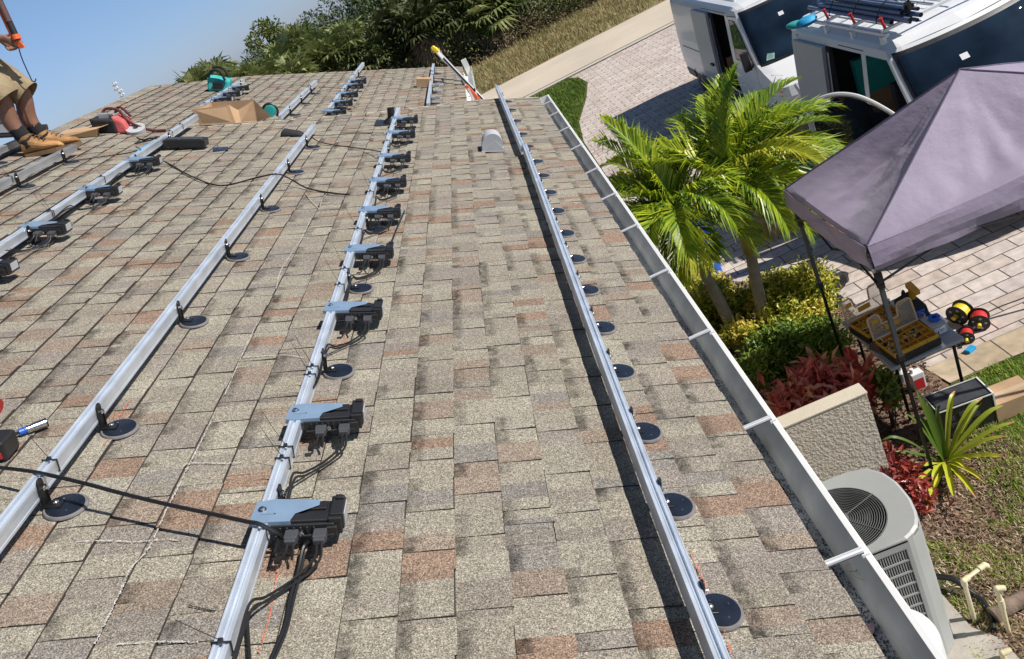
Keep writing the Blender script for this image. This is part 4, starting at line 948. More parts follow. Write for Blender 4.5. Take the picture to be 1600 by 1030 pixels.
def pipe(label, pts, r_=.016):
    t = thing('drain_pipe', label, 'pipe', pts[0], 'cream drain pipes by the air conditioner'); b = MB(); q = [p-V(pts[0]) for p in map(V, pts)]
    b.tube(q, r_, 12); b.build('pipe', 'pvc', t, True)
    for i in range(1, len(q)-1):
        e = MB(); e.blob(q[i], r_*1.35, r_*1.35, r_*1.35); e.tube([q[i], q[i]+(q[i-1]-q[i]).normalized()*.045], r_*1.3, 12); e.tube([q[i], q[i]+(q[i+1]-q[i]).normalized()*.045], r_*1.3, 12); e.build('elbow', 'pvc', t, True)
P = lev(1523, 970, 0); T1 = atY(1505, 908, P.y); T2 = atY(1541, 897, P.y+.05)
pipe('cream plastic pipe bent over like a cane beside the air conditioner', [P, (P.x, P.y, T1.z), (T2.x, T2.y, T1.z+.01), (T2.x+.03, T2.y+.02, T1.z-.04)])
P = lev(1576, 988, 0); T1 = atY(1560, 945, P.y); T2 = atY(1560, 924, P.y)
pipe('shorter cream plastic pipe with a bent top in front of the log', [P, (P.x, P.y, T1.z), (T2.x-.005, P.y, T2.z+.03), (T2.x+.045, P.y-.01, T2.z+.02)])
P = lev(1570, 1035, 0); pipe('stub of cream pipe at the bottom edge by the cracked slab', [P, (P.x, P.y, .10), (P.x+.06, P.y, .105)])
b = MB(); b.tube(catmull([lev(1452, 900, .10), lev(1490, 905, .10), lev(1512, 922, .06), lev(1530, 935, .03), lev(1548, 960, .03), lev(1552, 985, .03)], 8), .022, 10)
tag(b.build('drain_hose', 'cable', None, True), 'thick black hose curving behind the bent cream pipe', 'hose')
lg = thing('log', 'grey weathered log lying behind the shorter cream pipe', 'log', (0, 0, 0)); b = MB(); r = random.Random(2)
Lp = catmull([lev(1552, 962, .06), lev(1580, 945, .07), lev(1615, 930, .07), lev(1660, 915, .07)], 6); b.tube(Lp, [.055*r.uniform(.88, 1.12) for _ in Lp], 12)
b.build('log_body', mat('weathered_wood', (.19, .14, .105), .9, 0, .5, 7, 1, 35), lg, True)
# ------------------------------------------------------------------ canopy
cx0, cx1, cy0, cy1, ct_ = 1.83, 4.37, 5.05, 6.57, 2.41
can = thing('canopy_tent', 'grey-purple pop-up canopy on black legs over the driveway edge', 'canopy', (0, 0, 0))
m, n, bs = newmat('canopy_fabric'); M['canopy'] = m
tc = n.nodes.new('ShaderNodeTexCoord'); nz = n.nodes.new('ShaderNodeTexNoise'); nz.inputs['Scale'].default_value = 2.2; nz.inputs['Detail'].default_value = 6; nz.inputs['Distortion'].default_value = 1.2
n.links.new(tc.outputs['Object'], nz.inputs['Vector']); r_ = ramp(n, [(.3, (.38, .32, .45)), (.7, (.46, .40, .54))]); n.links.new(nz.outputs[0], r_.inputs[0]); n.links.new(r_.outputs[0], bs.inputs['Base Color'])
bs.inputs['Roughness'].default_value = .62; bs.inputs['Sheen Weight'].default_value = .3
bp = n.nodes.new('ShaderNodeBump'); bp.inputs['Strength'].default_value = .34; bp.inputs['Distance'].default_value = .025; n2 = n.nodes.new('ShaderNodeTexNoise'); n2.inputs['Scale'].default_value = 7; n2.inputs['Detail'].default_value = 8; n2.inputs['Roughness'].default_value = .6; n2.inputs['Distortion'].default_value = .1
mpc = n.nodes.new('ShaderNodeMapping'); mpc.inputs['Scale'].default_value = (1.0, .45, 1.6); mpc.inputs['Rotation'].default_value = (.3, .2, .5); n.links.new(tc.outputs['Object'], mpc.inputs[0]); n.links.new(mpc.outputs[0], n2.inputs['Vector']); n.links.new(n2.outputs[0], bp.inputs['Height']); n.links.new(bp.outputs[0], bs.inputs['Normal'])
tl = n.nodes.new('ShaderNodeBsdfTranslucent'); n.links.new(r_.outputs[0], tl.inputs[0]); ms = n.nodes.new('ShaderNodeMixShader'); ms.inputs[0].default_value = .35
n.links.new(bs.outputs[0], ms.inputs[1]); n.links.new(tl.outputs[0], ms.inputs[2]); n.links.new(ms.outputs[0], n.nodes['Material Output'].inputs[0])
from mathutils import noise as mnoise
ctr = V(((cx0+cx1)/2, (cy0+cy1)/2, 3.04)); cs = [V((cx0, cy0, ct_)), V((cx1, cy0, ct_)), V((cx1, cy1, ct_)), V((cx0, cy1, ct_))]
b = MB(); N_ = 64
for i in range(4):
    A, B = cs[i], cs[(i+1) % 4]; g = {}
    for a in range(N_+1):
        for c in range(N_+1-a):
            u, v_ = a/N_, c/N_; P = ctr*(1-u-v_)+A*u+B*v_; e = min(u, v_)*4; k = 1-u-v_
            sag = -.10*math.sin(math.pi*min(1, (1-k)))*min(1, 4*min(u, v_)+.0)
            q_ = (u-v_)/max(.06, u+v_); wr = (mnoise.noise(P*1.7)*.05+mnoise.noise(P*5)*.012+mnoise.noise(V((q_*6, k*1.5, i)))*.020-abs(mnoise.noise(V((P.x*3+P.y*2, P.y*4, i))))*.014-abs(mnoise.noise(V((q_*3+k*4, P.x*6, i+5))))*.011)*min(1, 3*min(u, v_)+.12)*min(1, 4*(k)+.15)
            edge = -.035*math.sin(math.pi*u) if k < .001 else 0
            g[a, c] = len(b.v); b.v.append(tuple(P+V((0, 0, sag+wr+edge))))
    for a in range(N_):
        for c in range(N_-a):
            b.f.append((g[a, c], g[a+1, c], g[a, c+1])); b.mi.append(0)
            if a+c < N_-1: b.f.append((g[a+1, c], g[a+1, c+1], g[a, c+1])); b.mi.append(0)
b.build('canopy_top', 'canopy', can, True)
M['seam'] = mat('canopy_seam', (.12, .10, .16), .7, 0, .15, 20)
for c in cs:
    b = MB(); P_ = []
    for q in range(25):
        k = 1-q/24; P = ctr*k+c*(1-k); P_.append(P+V((0, 0, .004+(mnoise.noise(P*1.7)*.05+mnoise.noise(P*5)*.012)*.12*min(1, 4*k+.15))))
    b.tube(P_, .005, 5); b.build('hip_seam', 'seam', can, True)
b = MB()
for i in range(4):
    A, B = cs[i], cs[(i+1) % 4]; nrm = (B-A).cross(V((0, 0, 1))).normalized(); row = []
    for a in range(41):
        u = a/40; P = A.lerp(B, u)+V((0, 0, -.035*math.sin(math.pi*u))); col = []
        for q in range(5):
            w_ = q/4; off = nrm*(.008+.035*w_*mnoise.noise(V((u*7, q*.5, i*3)))+.018*math.sin(w_*3.1)); col.append(P+off-V((0, 0, .21*w_-(.02*mnoise.noise(V((u*5, i, 2)))*w_))))
        row.append(col)
    for a in range(40):
        for q in range(4): b.poly(row[a][q], row[a+1][q], row[a+1][q+1], row[a][q+1])
b.build('valance', 'canopy', can, True)
for c in cs:
    b = MB(); b.blob(c+V((0, 0, -.20)), .014, .014, .014); b.build('corner_ring', 'chrome', can, True)
M['leg_grey'] = mat('powder_grey', (.09, .10, .12), .4, .4, .15, 10)
for (x, y, ox, oy) in ((cx0+.03, cy0+.03, 1, 1), (cx1-.03, cy0+.03, -1, 1), (cx1-.03, cy1-.03, -1, -1), (cx0+.03, cy1-.03, 1, -1)):
    b = MB(); b.bx(x-.016, x+.016, y-.016, y+.016, 1.35, 2.38); o = b.build('leg', 'leg_grey', can)
    b = MB(); b.bx(x-.012, x+.012, y-.012, y+.012, .02, 1.36); b.bx(x-.035, x+.035, y-.035, y+.035, .0, .02); b.build('lower_leg', 'black_m', o)
    b = MB(); b.bx(x-.024, x+.024, y-.024, y+.024, 2.02, 2.16); b.bx(x-.024, x+.024, y-.024, y+.024, 1.33, 1.38); b.bx(x-.03, x+.03, y-.03, y+.03, 2.34, 2.41); b.build('slider_joint', 'black_p', o, False, .003)
    b = MB(); b.tube([(x-.03, y-.018, 2.19), (x-.03, y-.030, 2.19)], .012, 10); b.build('button', 'chrome', o)
b = MB()
for (A, B) in ((cs[0], cs[1]), (cs[1], cs[2]), (cs[2], cs[3]), (cs[3], cs[0])):
    for a, c in ((0, .5), (.5, 1)):
        p, q = A.lerp(B, a)+V((0, 0, -.05)), A.lerp(B, c)+V((0, 0, -.05)); dn = V((0, 0, -.28)); b.tube([p+(dn if a == 0 else V()), q+(V() if a == 0 else dn)], .010, 5); b.tube([p+(V() if a == 0 else dn), q+(dn if a == 0 else V())], .010, 5)
ins = (ctr-cs[0]).normalized(); 
for c in cs: b.tube([c+V((0, 0, -.06)), ctr+V((0, 0, -.12))], .011, 5)
b.build('truss', 'black_m', can)
# ------------------------------------------------------------------ folding table and what lies on it
TX0, TX1, TY0, TY1, TZ = 1.995, 2.665, 5.74, 6.72, .75
tb = thing('folding_table', 'grey folding table with black legs standing at the corner of the pavers', 'table', (0, 0, 0))
b = MB(); b.bx(TX0, TX1, TY0, TY1, TZ-.035, TZ); b.build('table_top', mat('table_grey', (.36, .38, .40), .5, 0, .05, 5), tb, False, .012, seg=3)
for y in (TY0+.10, TY1-.12):
    b = MB(); b.tube([(TX1-.06, y, .02), (TX1-.06, y, TZ-.04)], .016, 8); b.build('leg', 'black_m', tb, True)
    b = MB(); b.tube([(TX0+.08, y, .02), (TX0+.08, y, TZ-.04)], .016, 8); b.build('leg', 'black_m', tb, True)
    b = MB(); b.tube([(TX0+.03, y, .03), (TX1-.01, y, .03)], .014, 8); b.tube([(TX0+.08, y, TZ-.10), (TX1-.06, y, TZ-.10)], .010, 8); b.build('cross_bar', 'black_m', tb, True)
def organizer(label, x, y, rz, cols, seed):
    t = thing('tool_organizer', label, 'tool box', T3((x, y, TZ)) @ RZ(rz), 'yellow parts organisers with clear lids')
    w, dp = .44, .33
    b = MB(); b.bx(-w/2, w/2, -dp/2, dp/2, 0, .075); b.build('case_base', 'black_p', t, False, .008)
    r = random.Random(seed); b = MB(); b.bx(-w/2+.01, w/2-.01, -dp/2+.01, -dp/2+.016, .075, .115); b.bx(-w/2+.01, w/2-.01, dp/2-.016, dp/2-.01, .075, .115); b.bx(-w/2+.01, -w/2+.016, -dp/2+.016, dp/2-.016, .075, .115); b.bx(w/2-.016, w/2-.01, -dp/2+.016, dp/2-.016, .075, .115)
    for i in range(1, 4): b.bx(-w/2+.016, w/2-.016, -dp/2+i*dp/4-.002, -dp/2+i*dp/4+.002, .075, .112)
    for i in range(1, 5): x_ = -w/2+i*w/5; b.bx(x_-.002, x_+.002, -dp/2+.016, dp/2-.016, .0755, .110)
    b.bx(-w/2+.012, w/2-.012, -dp/2+.017, dp/2-.017, .0752, .078); b.build('bin_tray', 'yellow', t)
    pm = ['red', 'alu_dull', 'black_p', 'tan', 'blackgrey']
    for q in range(5):
        b = MB()
        for k in range(9):
            x_, y_ = r.uniform(-w/2+.03, w/2-.03), r.uniform(-dp/2+.03, dp/2-.03); Tm = T3((x_, y_, .09)) @ RZ(r.random()*3) @ RX(r.uniform(-.4, .4)); b.bx(-.022, .022, -.008, .008, -.006, .010, Tm)
        o = b.build('loose_parts', pm[q], t); o['kind'] = 'stuff'
    # lid standing open along the back edge, framed in tan with two raised tabs
    hinge = T3((0, dp/2-.01, .115)) @ RX(rad(-8))
    out = [(-.215, 0), (-.215, .20), (-.205, .225), (-.125, .235), (-.105, .21), (-.095, .12), (.06, .12), (.075, .22), (.095, .245), (.19, .245), (.212, .225), (.215, 0)]
    b = MB()
    for i in range(len(out)):
        p, q = V((out[i][0], 0, out[i][1])), V((out[(i+1) % len(out)][0], 0, out[(i+1) % len(out)][1])); b.tube([hinge @ p, hinge @ q], .0085, 6)
    o = b.build('lid_frame', 'tan', t, True)
    b = MB(); b.prism(out, lambda x_, z_, h: hinge @ V((x_, h, z_)), -.002, .002); b.build('lid_pane', 'clear', o)
    b = MB(); b.bx(-.18, -.12, -.006, -.003, .15, .19, hinge); b.bx(-.08, .05, -.006, -.003, .05, .10, hinge); b.build('lid_label', 'yellow', o)
    return t
organizer('open parts organiser at the front of the table with red parts in yellow bins', 2.26, 5.93, rad(4), 0, 1)
organizer('open parts organiser at the back of the table behind the front one', 2.22, 6.36, rad(8), 0, 2)
tbg = thing('tool_bag', 'black and blue tool bag with a yellow tool sticking out behind the open organisers', 'bag', (2.53, 6.33, TZ))
b = MB(); b.hull8([V((-.10, -.15, 0)), V((.10, -.15, 0)), V((.10, .15, 0)), V((-.10, .15, 0))], [V((-.08, -.13, .19)), V((.09, -.13, .16)), V((.08, .14, .2)), V((-.09, .13, .18))]); b.build('bag_body', 'black_f', tbg, False, .02, seg=3)
b = MB(); b.tube(catmull([(-.06, -.12, .18), (-.03, 0, .30), (.0, .12, .19)], 6), .012, 8); b.build('handle', 'black_f', tbg, True)
b = MB(); b.bx(-.05, .05, -.155, -.14, .04, .14); b.build('pocket', 'blue', tbg, False, .004)
b = MB(); b.bx(.02, .06, .02, .08, .16, .30, RX(.2)); b.bx(.01, .07, -.05, .10, .29, .34, RX(.2)); b.build('pry_tool', 'yellow', tbg, False, .004)
bk = thing('plastic_tub', 'clear grey tub with blue tape roll on its lid, right side of table', 'tub', (2.56, 5.98, TZ))
b = MB(); b.bx(-.075, .075, -.07, .10, 0, .10); b.build('tub_body', 'grey_p', bk, False, .008)
b = MB(); b.bx(-.08, .08, -.075, .105, .10, .115); b.build('lid', 'grey_p', bk, False, .004)
b = MB(); b.bx(-.055, .05, -.0745, -.0715, .012, .085); b.build('paper_label', 'white_paint', bk)
b = MB(); b.bx(-.03, -.02, -.0765, -.0748, .02, .05); b.bx(-.01, .03, -.0765, -.0748, .055, .06); b.bx(-.01, .02, -.0765, -.0748, .04, .044); b.build('printed_mark', 'blackgrey', bk)
b = MB(); b.lathe([(.022, 0), (.05, 0), (.05, .03), (.022, .03), (.022, 0)], T3((.01, .02, .1155)), 20, False); tr_ = b.build('tape_roll', 'blue', bk, True)
b = MB(); b.lathe([(.045, 0), (.05, .13), (.046, .13), (.042, .004)], T3((2.50, 6.13, TZ)), 20); tag(b.build('clear_jar', 'clear', None, True), 'clear plastic jar standing behind the blue tape roll', 'jar')
def reel(label, P, Rr, w, rz, tilt, wire, seed, core='blackgrey'):
    t = thing('wire_reel', label, 'reel', T3(P) @ RZ(rz) @ RX(tilt), 'wire reels beside the table')
    b = MB()
    for s_ in (-1, 1):
        b.tube([(0, s_*w/2, Rr), (0, s_*(w/2+.006), Rr)], Rr, 28)
    b.build('flange', 'black_p', t, True)
    b = MB(); b.tube([(0, -w/2+.001, Rr), (0, w/2-.001, Rr)], Rr*.78, 24); b.build('wire_winding', wire, t, True)
    b = MB(); b.tube([(0, -w/2-.06, Rr), (0, w/2+.03, Rr)], Rr*.20, 12); b.build('axle', 'yellow2', t, True)
    b = MB()
    for k in range(5): a = k*1.257; b.tube([(Rr*.6*math.cos(a), -w/2-.0095, Rr+Rr*.6*math.sin(a)), (Rr*.6*math.cos(a), -w/2-.006, Rr+Rr*.6*math.sin(a))], Rr*.13, 8)
    b.build('flange_hole', 'grey_p', t); return t
def small(name, lab, cat, x, y, rz, parts):
    t = thing(name, lab, cat, T3((x, y, TZ)) @ RZ(rz))
    for nm, m_, fn in parts:
        b = MB(); fn(b); b.build(nm, m_, t, nm in ('drill_body', 'bottle'), 0 if nm in ('drill_body', 'bottle') else .006)
    return t
small('leather_pouch', 'brown leather tool pouch lying at the left front corner of the table', 'pouch', 2.06, 6.06, .3, [('pouch_body', 'bark', lambda b: b.hull8([V((-.05, -.09, 0)), V((.05, -.08, 0)), V((.05, .08, 0)), V((-.05, .09, 0))], [V((-.035, -.07, .08)), V((.04, -.06, .06)), V((.035, .06, .09)), V((-.04, .07, .07))])), ('strap', 'tan', lambda b: b.tube(catmull([(0, -.08, .06), (.03, -.02, .11), (.0, .07, .07)], 5), .008, 6))])
small('hand_drill', 'black and yellow cordless drill on its side at the back of the table', 'drill', 2.40, 6.60, .8, [('drill_body', 'black_p', lambda b: (b.tube([(-.08, 0, .04), (.07, 0, .04)], .032, 12), b.tube([(-.03, 0, .04), (-.05, -.11, .035)], .020, 10))), ('battery', 'yellow', lambda b: b.bx(-.09, -.01, -.15, -.10, .005, .065)), ('chuck', 'alu_dull', lambda b: b.tube([(.07, 0, .04), (.12, 0, .04)], .018, 10))])
small('tape_spool', 'stack of two dark tape rolls between the organisers and the black bag', 'tape', 2.44, 6.12, 0, [('roll', 'blackgrey', lambda b: b.lathe([(.018, 0), (.045, 0), (.045, .045), (.018, .045), (.018, 0)], None, 18, False)), ('upper_roll', 'blue', lambda b: b.lathe([(.018, .046), (.04, .046), (.04, .07), (.018, .07), (.018, .046)], None, 18, False))])
q = lev(1532, 512, 0); reel('large red wire reel with a yellow axle right of the table', q, .100, .13, rad(-30), 0, 'red', 1)
q = lev(1512, 533, 0); reel('smaller red wire reel nearest to the table corner', q, .075, .10, rad(-30), 0, 'red', 2)
q = lev(1503, 502, 0); reel('black wire reel wound with yellow cable behind the red reels', q, .115, .12, rad(-60), 0, 'yellow2', 3)
b = MB(); b.bx(-.05, .05, -.03, .03, 0, .05, T3(lev(1517, 550, 0)) @ RZ(.4)); tag(b.build('cable_coil_box', 'cyan', None, False, .004), 'small light blue box on the ground in front of the red reels', 'box')
b = MB(); b.tube(catmull([lev(1545, 487, .02), lev(1565, 478, .02), lev(1600, 465, .02), lev(1660, 440, .02)], 6), .005, 6)
tag(b.build('cord', 'cable', None, True), 'dark cord running over the pavers from the reels', 'cord')
jg = lev(1440, 610, 0); jt = thing('jug', 'white jug with a red label under the table', 'jug', (jg.x, jg.y+.04, 0))
b = MB(); b.bx(-.06, .06, -.045, .045, 0.01, .21); b.tube([(-.03, 0, .20), (-.03, 0, .26)], .02, 10); b.build('jug_body', 'white_paint', jt, False, .015, seg=3)
b = MB(); b.bx(-.045, .045, -.048, -.046, .03, .15); b.build('label_panel', 'red', jt)
jg = lev(1412, 598, 0); jt = thing('jug', 'small white bottle with a round cap left of the red-labelled jug', 'jug', (jg.x, jg.y, 0))
b = MB(); b.lathe([(.05, .01), (.05, .14), (.02, .17), (.02, .20)], None, 16); b.build('bottle_body', 'white_paint', jt, True)
# black box and cardboard on the grass
bx_ = thing('black_crate', 'black box with a white rim on the grass behind the spiky plant', 'box', T3(lev(1478, 690, 0)) @ RZ(rad(-4)))
b = MB(); b.bx(.0, .46, .0, .26, .01, .34); b.build('crate_body', 'black_p', bx_, False, .006)
b = MB()
for a in ((.0, .46, -.006, .0, .335, .345), (.0, .46, .26, .266, .335, .345), (-.006, .0, 0, .26, .335, .345), (.46, .472, -.004, .264, .0, .348)): b.bx(*a)
b.build('white_rim', 'white_paint', bx_)
b = MB(); b.bx(.02, .44, .02, .24, .3405, .3435); b.build('glass_top', 'blackgrey', bx_)
for x, z in ((.06, .20), (.16, .22), (.08, .12), (.18, .13), (.27, .16)): b = MB(); b.bx(x, x+.06, -.004, -.001, z, z+.05); b.build('drawer_front', 'blackgrey', bx_)
q = lev(1573, 668, 0); cbx = thing('cardboard_box', 'brown cardboard box on the grass right of the black box', 'box', T3((q.x-.02, q.y+.08, 0)) @ RZ(rad(-2)), 'cardboard boxes')
b = MB(); b.bx(0, .36, 0, .26, 0.01, .20); b.build('box_body', 'cardboard', cbx, False, .003)
b = MB(); b.bx(-.001, .361, .10, .15, .2005, .202); b.build('tape', 'cardtape', cbx)
for i, (px, py, s_, rz, lab) in enumerate([(1195, 378, (.30, .26, .34), .5, 'upright brown cardboard box under the dead orange frond'), (1232, 362, (.50, .36, .26), .2, 'wide brown cardboard box in the shade behind the canopy leg')]):
    q = lev(px, py, .0); t = thing('cardboard_box', lab, 'box', T3((q.x, q.y, .013)) @ RZ(rz), 'cardboard boxes'); b = MB(); b.bx(-s_[0]/2, s_[0]/2, 0, s_[1], 0, s_[2]); b.build('box_body', 'cardboard', t, False, .003)
    b = MB(); b.bx(-s_[0]/2-.001, s_[0]/2+.001, s_[1]/2-.025, s_[1]/2+.025, s_[2]+.0005, s_[2]+.002); b.build('tape', 'cardtape', t)
    b = MB(); b.bx(-.05, .04, -.003, -.0005, s_[2]*.45, s_[2]*.75); b.build('printed_mark', 'blackgrey', t)
# bags on the pavers
for i, (px, py, a, lab) in enumerate([(1308, 452, (.17, .10, .13), 'black shiny bag on the pavers behind the open organisers'), (1300, 478, (.15, .12, .06), 'crumpled black plastic bag at the edge of the bushes')]):
    q = lev(px, py, 0); b = MB(); N_ = 14; r = random.Random(i+3)
    for u in range(N_+1):
        for v_ in range(N_):
            th, ph = math.pi*u/N_, 2*math.pi*v_/N_; d_ = V((math.sin(th)*math.cos(ph), math.sin(th)*math.sin(ph), math.cos(th))); k = 1+.28*mnoise.noise(d_*2.2+V((i*5, 0, 0)))+.10*mnoise.noise(d_*6)
            b.v.append((d_.x*a[0]*k, d_.y*a[1]*k, max(.0, d_.z*a[2]*k+a[2]*.8)))
    for u in range(N_):
        for v_ in range(N_): b.f.append((u*N_+v_, u*N_+(v_+1) % N_, (u+1)*N_+(v_+1) % N_, (u+1)*N_+v_)); b.mi.append(0)
    o = b.build('bag', 'black_p', None); o.matrix_world = T3((q.x, q.y, .014)); tag(o, lab, 'bag')
# hand truck with blue tub behind the left trunk
q = lev(1105, 452, 0)
ht = thing('hand_truck', 'black hand truck frame standing behind the palm trunk near the gutter', 'hand truck', T3((q.x, q.y, .012)))
b = MB(); b.tube([(-.02, 0, .02), (-.12, .04, .62), (.22, .10, .70), (.28, .08, .05)], .014, 8); b.bx(-.10, .30, -.18, .06, 0, .03); b.build('frame', 'black_m', ht, True)
q = atY(1092, 366, 9.7)
sgn = thing('blue_tub', 'bright blue tub with a white scribble between the palm fronds', 'tub', T3((q.x, q.y+.1, 0)))
b = MB(); b.lathe([(.13, .02), (.16, max(.3, q.z+.12)), (.165, max(.3, q.z+.12)), (.165, max(.3, q.z+.14))], None, 20); b.build('tub_body', 'blue', sgn, True)
b = MB(); b.tube([(-.10, -.135, q.z-.02), (-.07, -.150, q.z+.03), (-.04, -.158, q.z-.02), (-.01, -.162, q.z+.03), (.02, -.162, q.z-.01)], .005, 5); b.build('white_mark', 'white_paint', sgn)
for px, py, lab, mk in ((1248, 240, 'teal bag on the ground behind the palm fronds by the open van door', 'tealf'),):
    q = lev(px, py, .3); b = MB(); b.hull8([V((-.2, -.12, 0)), V((.2, -.12, 0)), V((.2, .15, 0)), V((-.2, .15, 0))], [V((-.15, -.1, .30)), V((.16, -.08, .26)), V((.14, .1, .3)), V((-.14, .1, .28))])
    o = b.build('teal_bag', mk, None, False, .03, seg=3); o.matrix_world = T3((q.x, q.y, .014)) @ RZ(.4); tag(o, lab, 'bag')

# ------------------------------------------------------------------ vans
def make_van(label, ox, oy, length, roofz, door_open_front):
    t = thing('cargo_van', label, 'van', (ox, oy, 0), 'white cargo vans parked on the driveway')
    zs = [.32, .55, .80, .98, 1.08, 1.18, 1.30, 1.50, 1.75, 1.95, 2.04]
    yf = [.06, .0, .0, .05, .20, .55, .86, 1.06, 1.30, 1.48, 1.60]
    hw = [.99, 1.02, 1.03, 1.02, 1.01, 1.0, .99, .965, .93, .90, .87]
    k = roofz/2.12
    zs2 = [z if z <= 1.3 else 1.3+(z-1.3)*(roofz-.08-1.3)/(2.04-1.3) for z in zs]
    def ip(tab, z):
        for i in range(len(zs2)-1):
            if z <= zs2[i+1]: f = (z-zs2[i])/(zs2[i+1]-zs2[i]); return tab[i]+(tab[i+1]-tab[i])*max(0, f)
        return tab[-1]
    Yf = lambda z: ip(yf, z); HW = lambda z: ip(hw, z)
    def front(u, z, e=0):          # u -1..1
        w = HW(z); bow = .16*(abs(u)**2.2)+.10*max(0, abs(u)-.86)*4
        return V((u*w, Yf(z)+bow-e, z))
    def side(y, z, s_, e=0): return V((s_*(HW(z)+e-(.02*max(0, (y-length+.6)/.6)**2)), y, z))
    us = [-1+q/18 for q in range(37)]
    b = MB()
    for i in range(len(zs2)-1):
        for j in range(len(us)-1): b.poly(front(us[j], zs2[i]), front(us[j+1], zs2[i]), front(us[j+1], zs2[i+1]), front(us[j], zs2[i+1]))
    fixed = [2.30, 2.42, 3.42, 3.55, length-.35, length-.10, length]
    open_front = (1.20, 2.30, .55, 1.95); open_slide = (2.42, 3.42, .50, zs2[9])
    def is_open(ya, yb, za, zb, s_):
        if s_ > 0 and not door_open_front: return False
        if s_ > 0: return ya >= 1.1 and yb <= 2.31 and za >= 1.29 and zb <= zs2[9]+.01
        m_ = (ya >= 2.41 and yb <= 3.43 and za >= .5 and zb <= zs2[9]+.01)
        if door_open_front: m_ = m_ or (yb <= 2.31 and ya >= 1.1 and za >= .5 and zb <= zs2[9]+.01)
        return m_
    for s_ in (-1, 1):
        for i in range(len(zs2)-1):
            za, zb = zs2[i], zs2[i+1]; c0a, c0b = Yf(za)+.20, Yf(zb)+.20
            ca, cb = [c0a, max(1.22, c0a+.08)]+fixed, [c0b, max(1.22, c0b+.08)]+fixed
            for j in range(len(ca)-1):
                if j >= 1 and is_open(ca[j] if j > 1 else 1.22, ca[j+1], za, zb, s_): continue
                f = [side(ca[j], za, s_) if j else front(s_, za), side(ca[j+1], za, s_), side(cb[j+1], zb, s_), side(cb[j], zb, s_) if j else front(s_, zb)]
                b.poly(*(f if s_ > 0 else f[::-1]))
    # rear and roof
    for i in range(len(zs2)-1): b.poly(side(length, zs2[i], 1), side(length, zs2[i], -1), side(length, zs2[i+1], -1), side(length, zs2[i+1], 1))
    ru = [-1, -.94, -.82, 0, .82, .94, 1]; rh = [0, .045, .07, .085, .07, .045, 0]; wt_ = HW(9)
    ys = [1.60, 1.80, 2.1, length-.3, length]
    rows = []
    for q, y in enumerate(ys):
        f_ = (0, .75, 1, 1, .6)[q]
        rows.append([V((u*wt_, (front(u, zs2[-1]).y if q == 0 else y+(.20*(abs(u)**2.2) if q < 2 else 0)), zs2[-1]+h_*f_)) for u, h_ in zip(ru, rh)])
    for q in range(len(rows)-1):
        for j in range(len(ru)-1): b.poly(rows[q][j], rows[q][j+1], rows[q+1][j+1], rows[q+1][j])
    b.build('body', 'white_paint', t, True)
    b = MB()
    for i in range(7):      # roof ribs
        x_ = -.66+i*.22; b.bx(x_-.018, x_+.018, 2.3, length-.4, zs2[-1]+.078, zs2[-1]+.092)
    b.build('roof_rib', 'white_paint', t, False, .004)
    # interior shell
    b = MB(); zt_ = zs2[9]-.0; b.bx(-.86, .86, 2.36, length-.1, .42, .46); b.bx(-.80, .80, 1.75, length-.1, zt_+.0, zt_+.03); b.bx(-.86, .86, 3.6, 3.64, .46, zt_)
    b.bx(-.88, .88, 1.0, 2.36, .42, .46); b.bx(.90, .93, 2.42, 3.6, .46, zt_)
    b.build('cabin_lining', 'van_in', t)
    b = MB(); b.bx(-.84, .84, 2.42, 3.58, .462, .475); b.bx(-.84, .84, 3.50, 3.59, .476, 1.05); b.build('tan_reflection', 'cardboard', t)  # tan boards added to stand for the tan part of a window reflection
    b = MB(); b.bx(-.60, .80, 3.42, 3.57, 1.06, 1.62); b.build('teal_reflection', 'teal', t)  # teal block added for the teal part of the same reflection
    for x_ in (-.45, .45):
        b = MB(); b.bx(x_-.25, x_+.25, 1.75, 2.25, .70, .92); b.bx(x_-.24, x_+.24, 2.18, 2.34, .92, 1.50, ); b.bx(x_-.12, x_+.12, 2.20, 2.32, 1.52, 1.72); b.build('seat', 'black_f', t, False, .03)
    b = MB(); b.bx(-.85, .85, .98, 1.30, .92, 1.22); b.tube([(.45+.19*math.cos(a), 1.42+.05*math.sin(a), 1.18+.17*math.sin(a)) for a in [2*math.pi*q/20 for q in range(21)]], .015, 6, False); b.build('dashboard', 'blackgrey', t, False, .02)
    # glass
    def patch(fn, rows_, m_, name, par, e=.004):
        mb = MB(); g = []
        for rr in rows_:
            g.append([len(mb.v)+q for q in range(len(rr))]); mb.v += [tuple(fn(*p, e)) for p in rr]
        for a in range(len(g)-1):
            for c in range(len(g[a])-1): mb.f.append((g[a][c], g[a][c+1], g[a+1][c+1], g[a+1][c])); mb.mi.append(0)
        return mb.build(name, m_, par, True)
    wz0, wz1 = 1.27, zs2[-1]-.035
    U = [-1+q/18 for q in range(37)]
    zl = sorted([wz0+(wz1-wz0)*q/8 for q in range(9)]+[z for z in zs2 if wz0 < z < wz1])
    zl2 = sorted([wz0+.03+(wz1-wz0-.07)*q/8 for q in range(9)]+[z for z in zs2 if wz0+.03 < z < wz1-.04])
    fr = patch(lambda u, z, e: front(u, z, e), [[(u*.955, z) for u in U] for z in zl], 'black_p', 'windscreen_surround', t, .007)
    patch(lambda u, z, e: front(u, z, e), [[(u*.915, z) for u in U] for z in zl2], 'glass', 'windscreen', t, .012)
    b = MB(); 
    for x0, x1, z0, z1 in ((-.30, -.20, wz1-.30, wz1-.24),):
        b.poly(*[front(u, z, .017) for u, z in ((x0, z0), (x1, z0), (x1, z1), (x0, z1))])
    b.build('windscreen_sticker', 'white_paint', t)
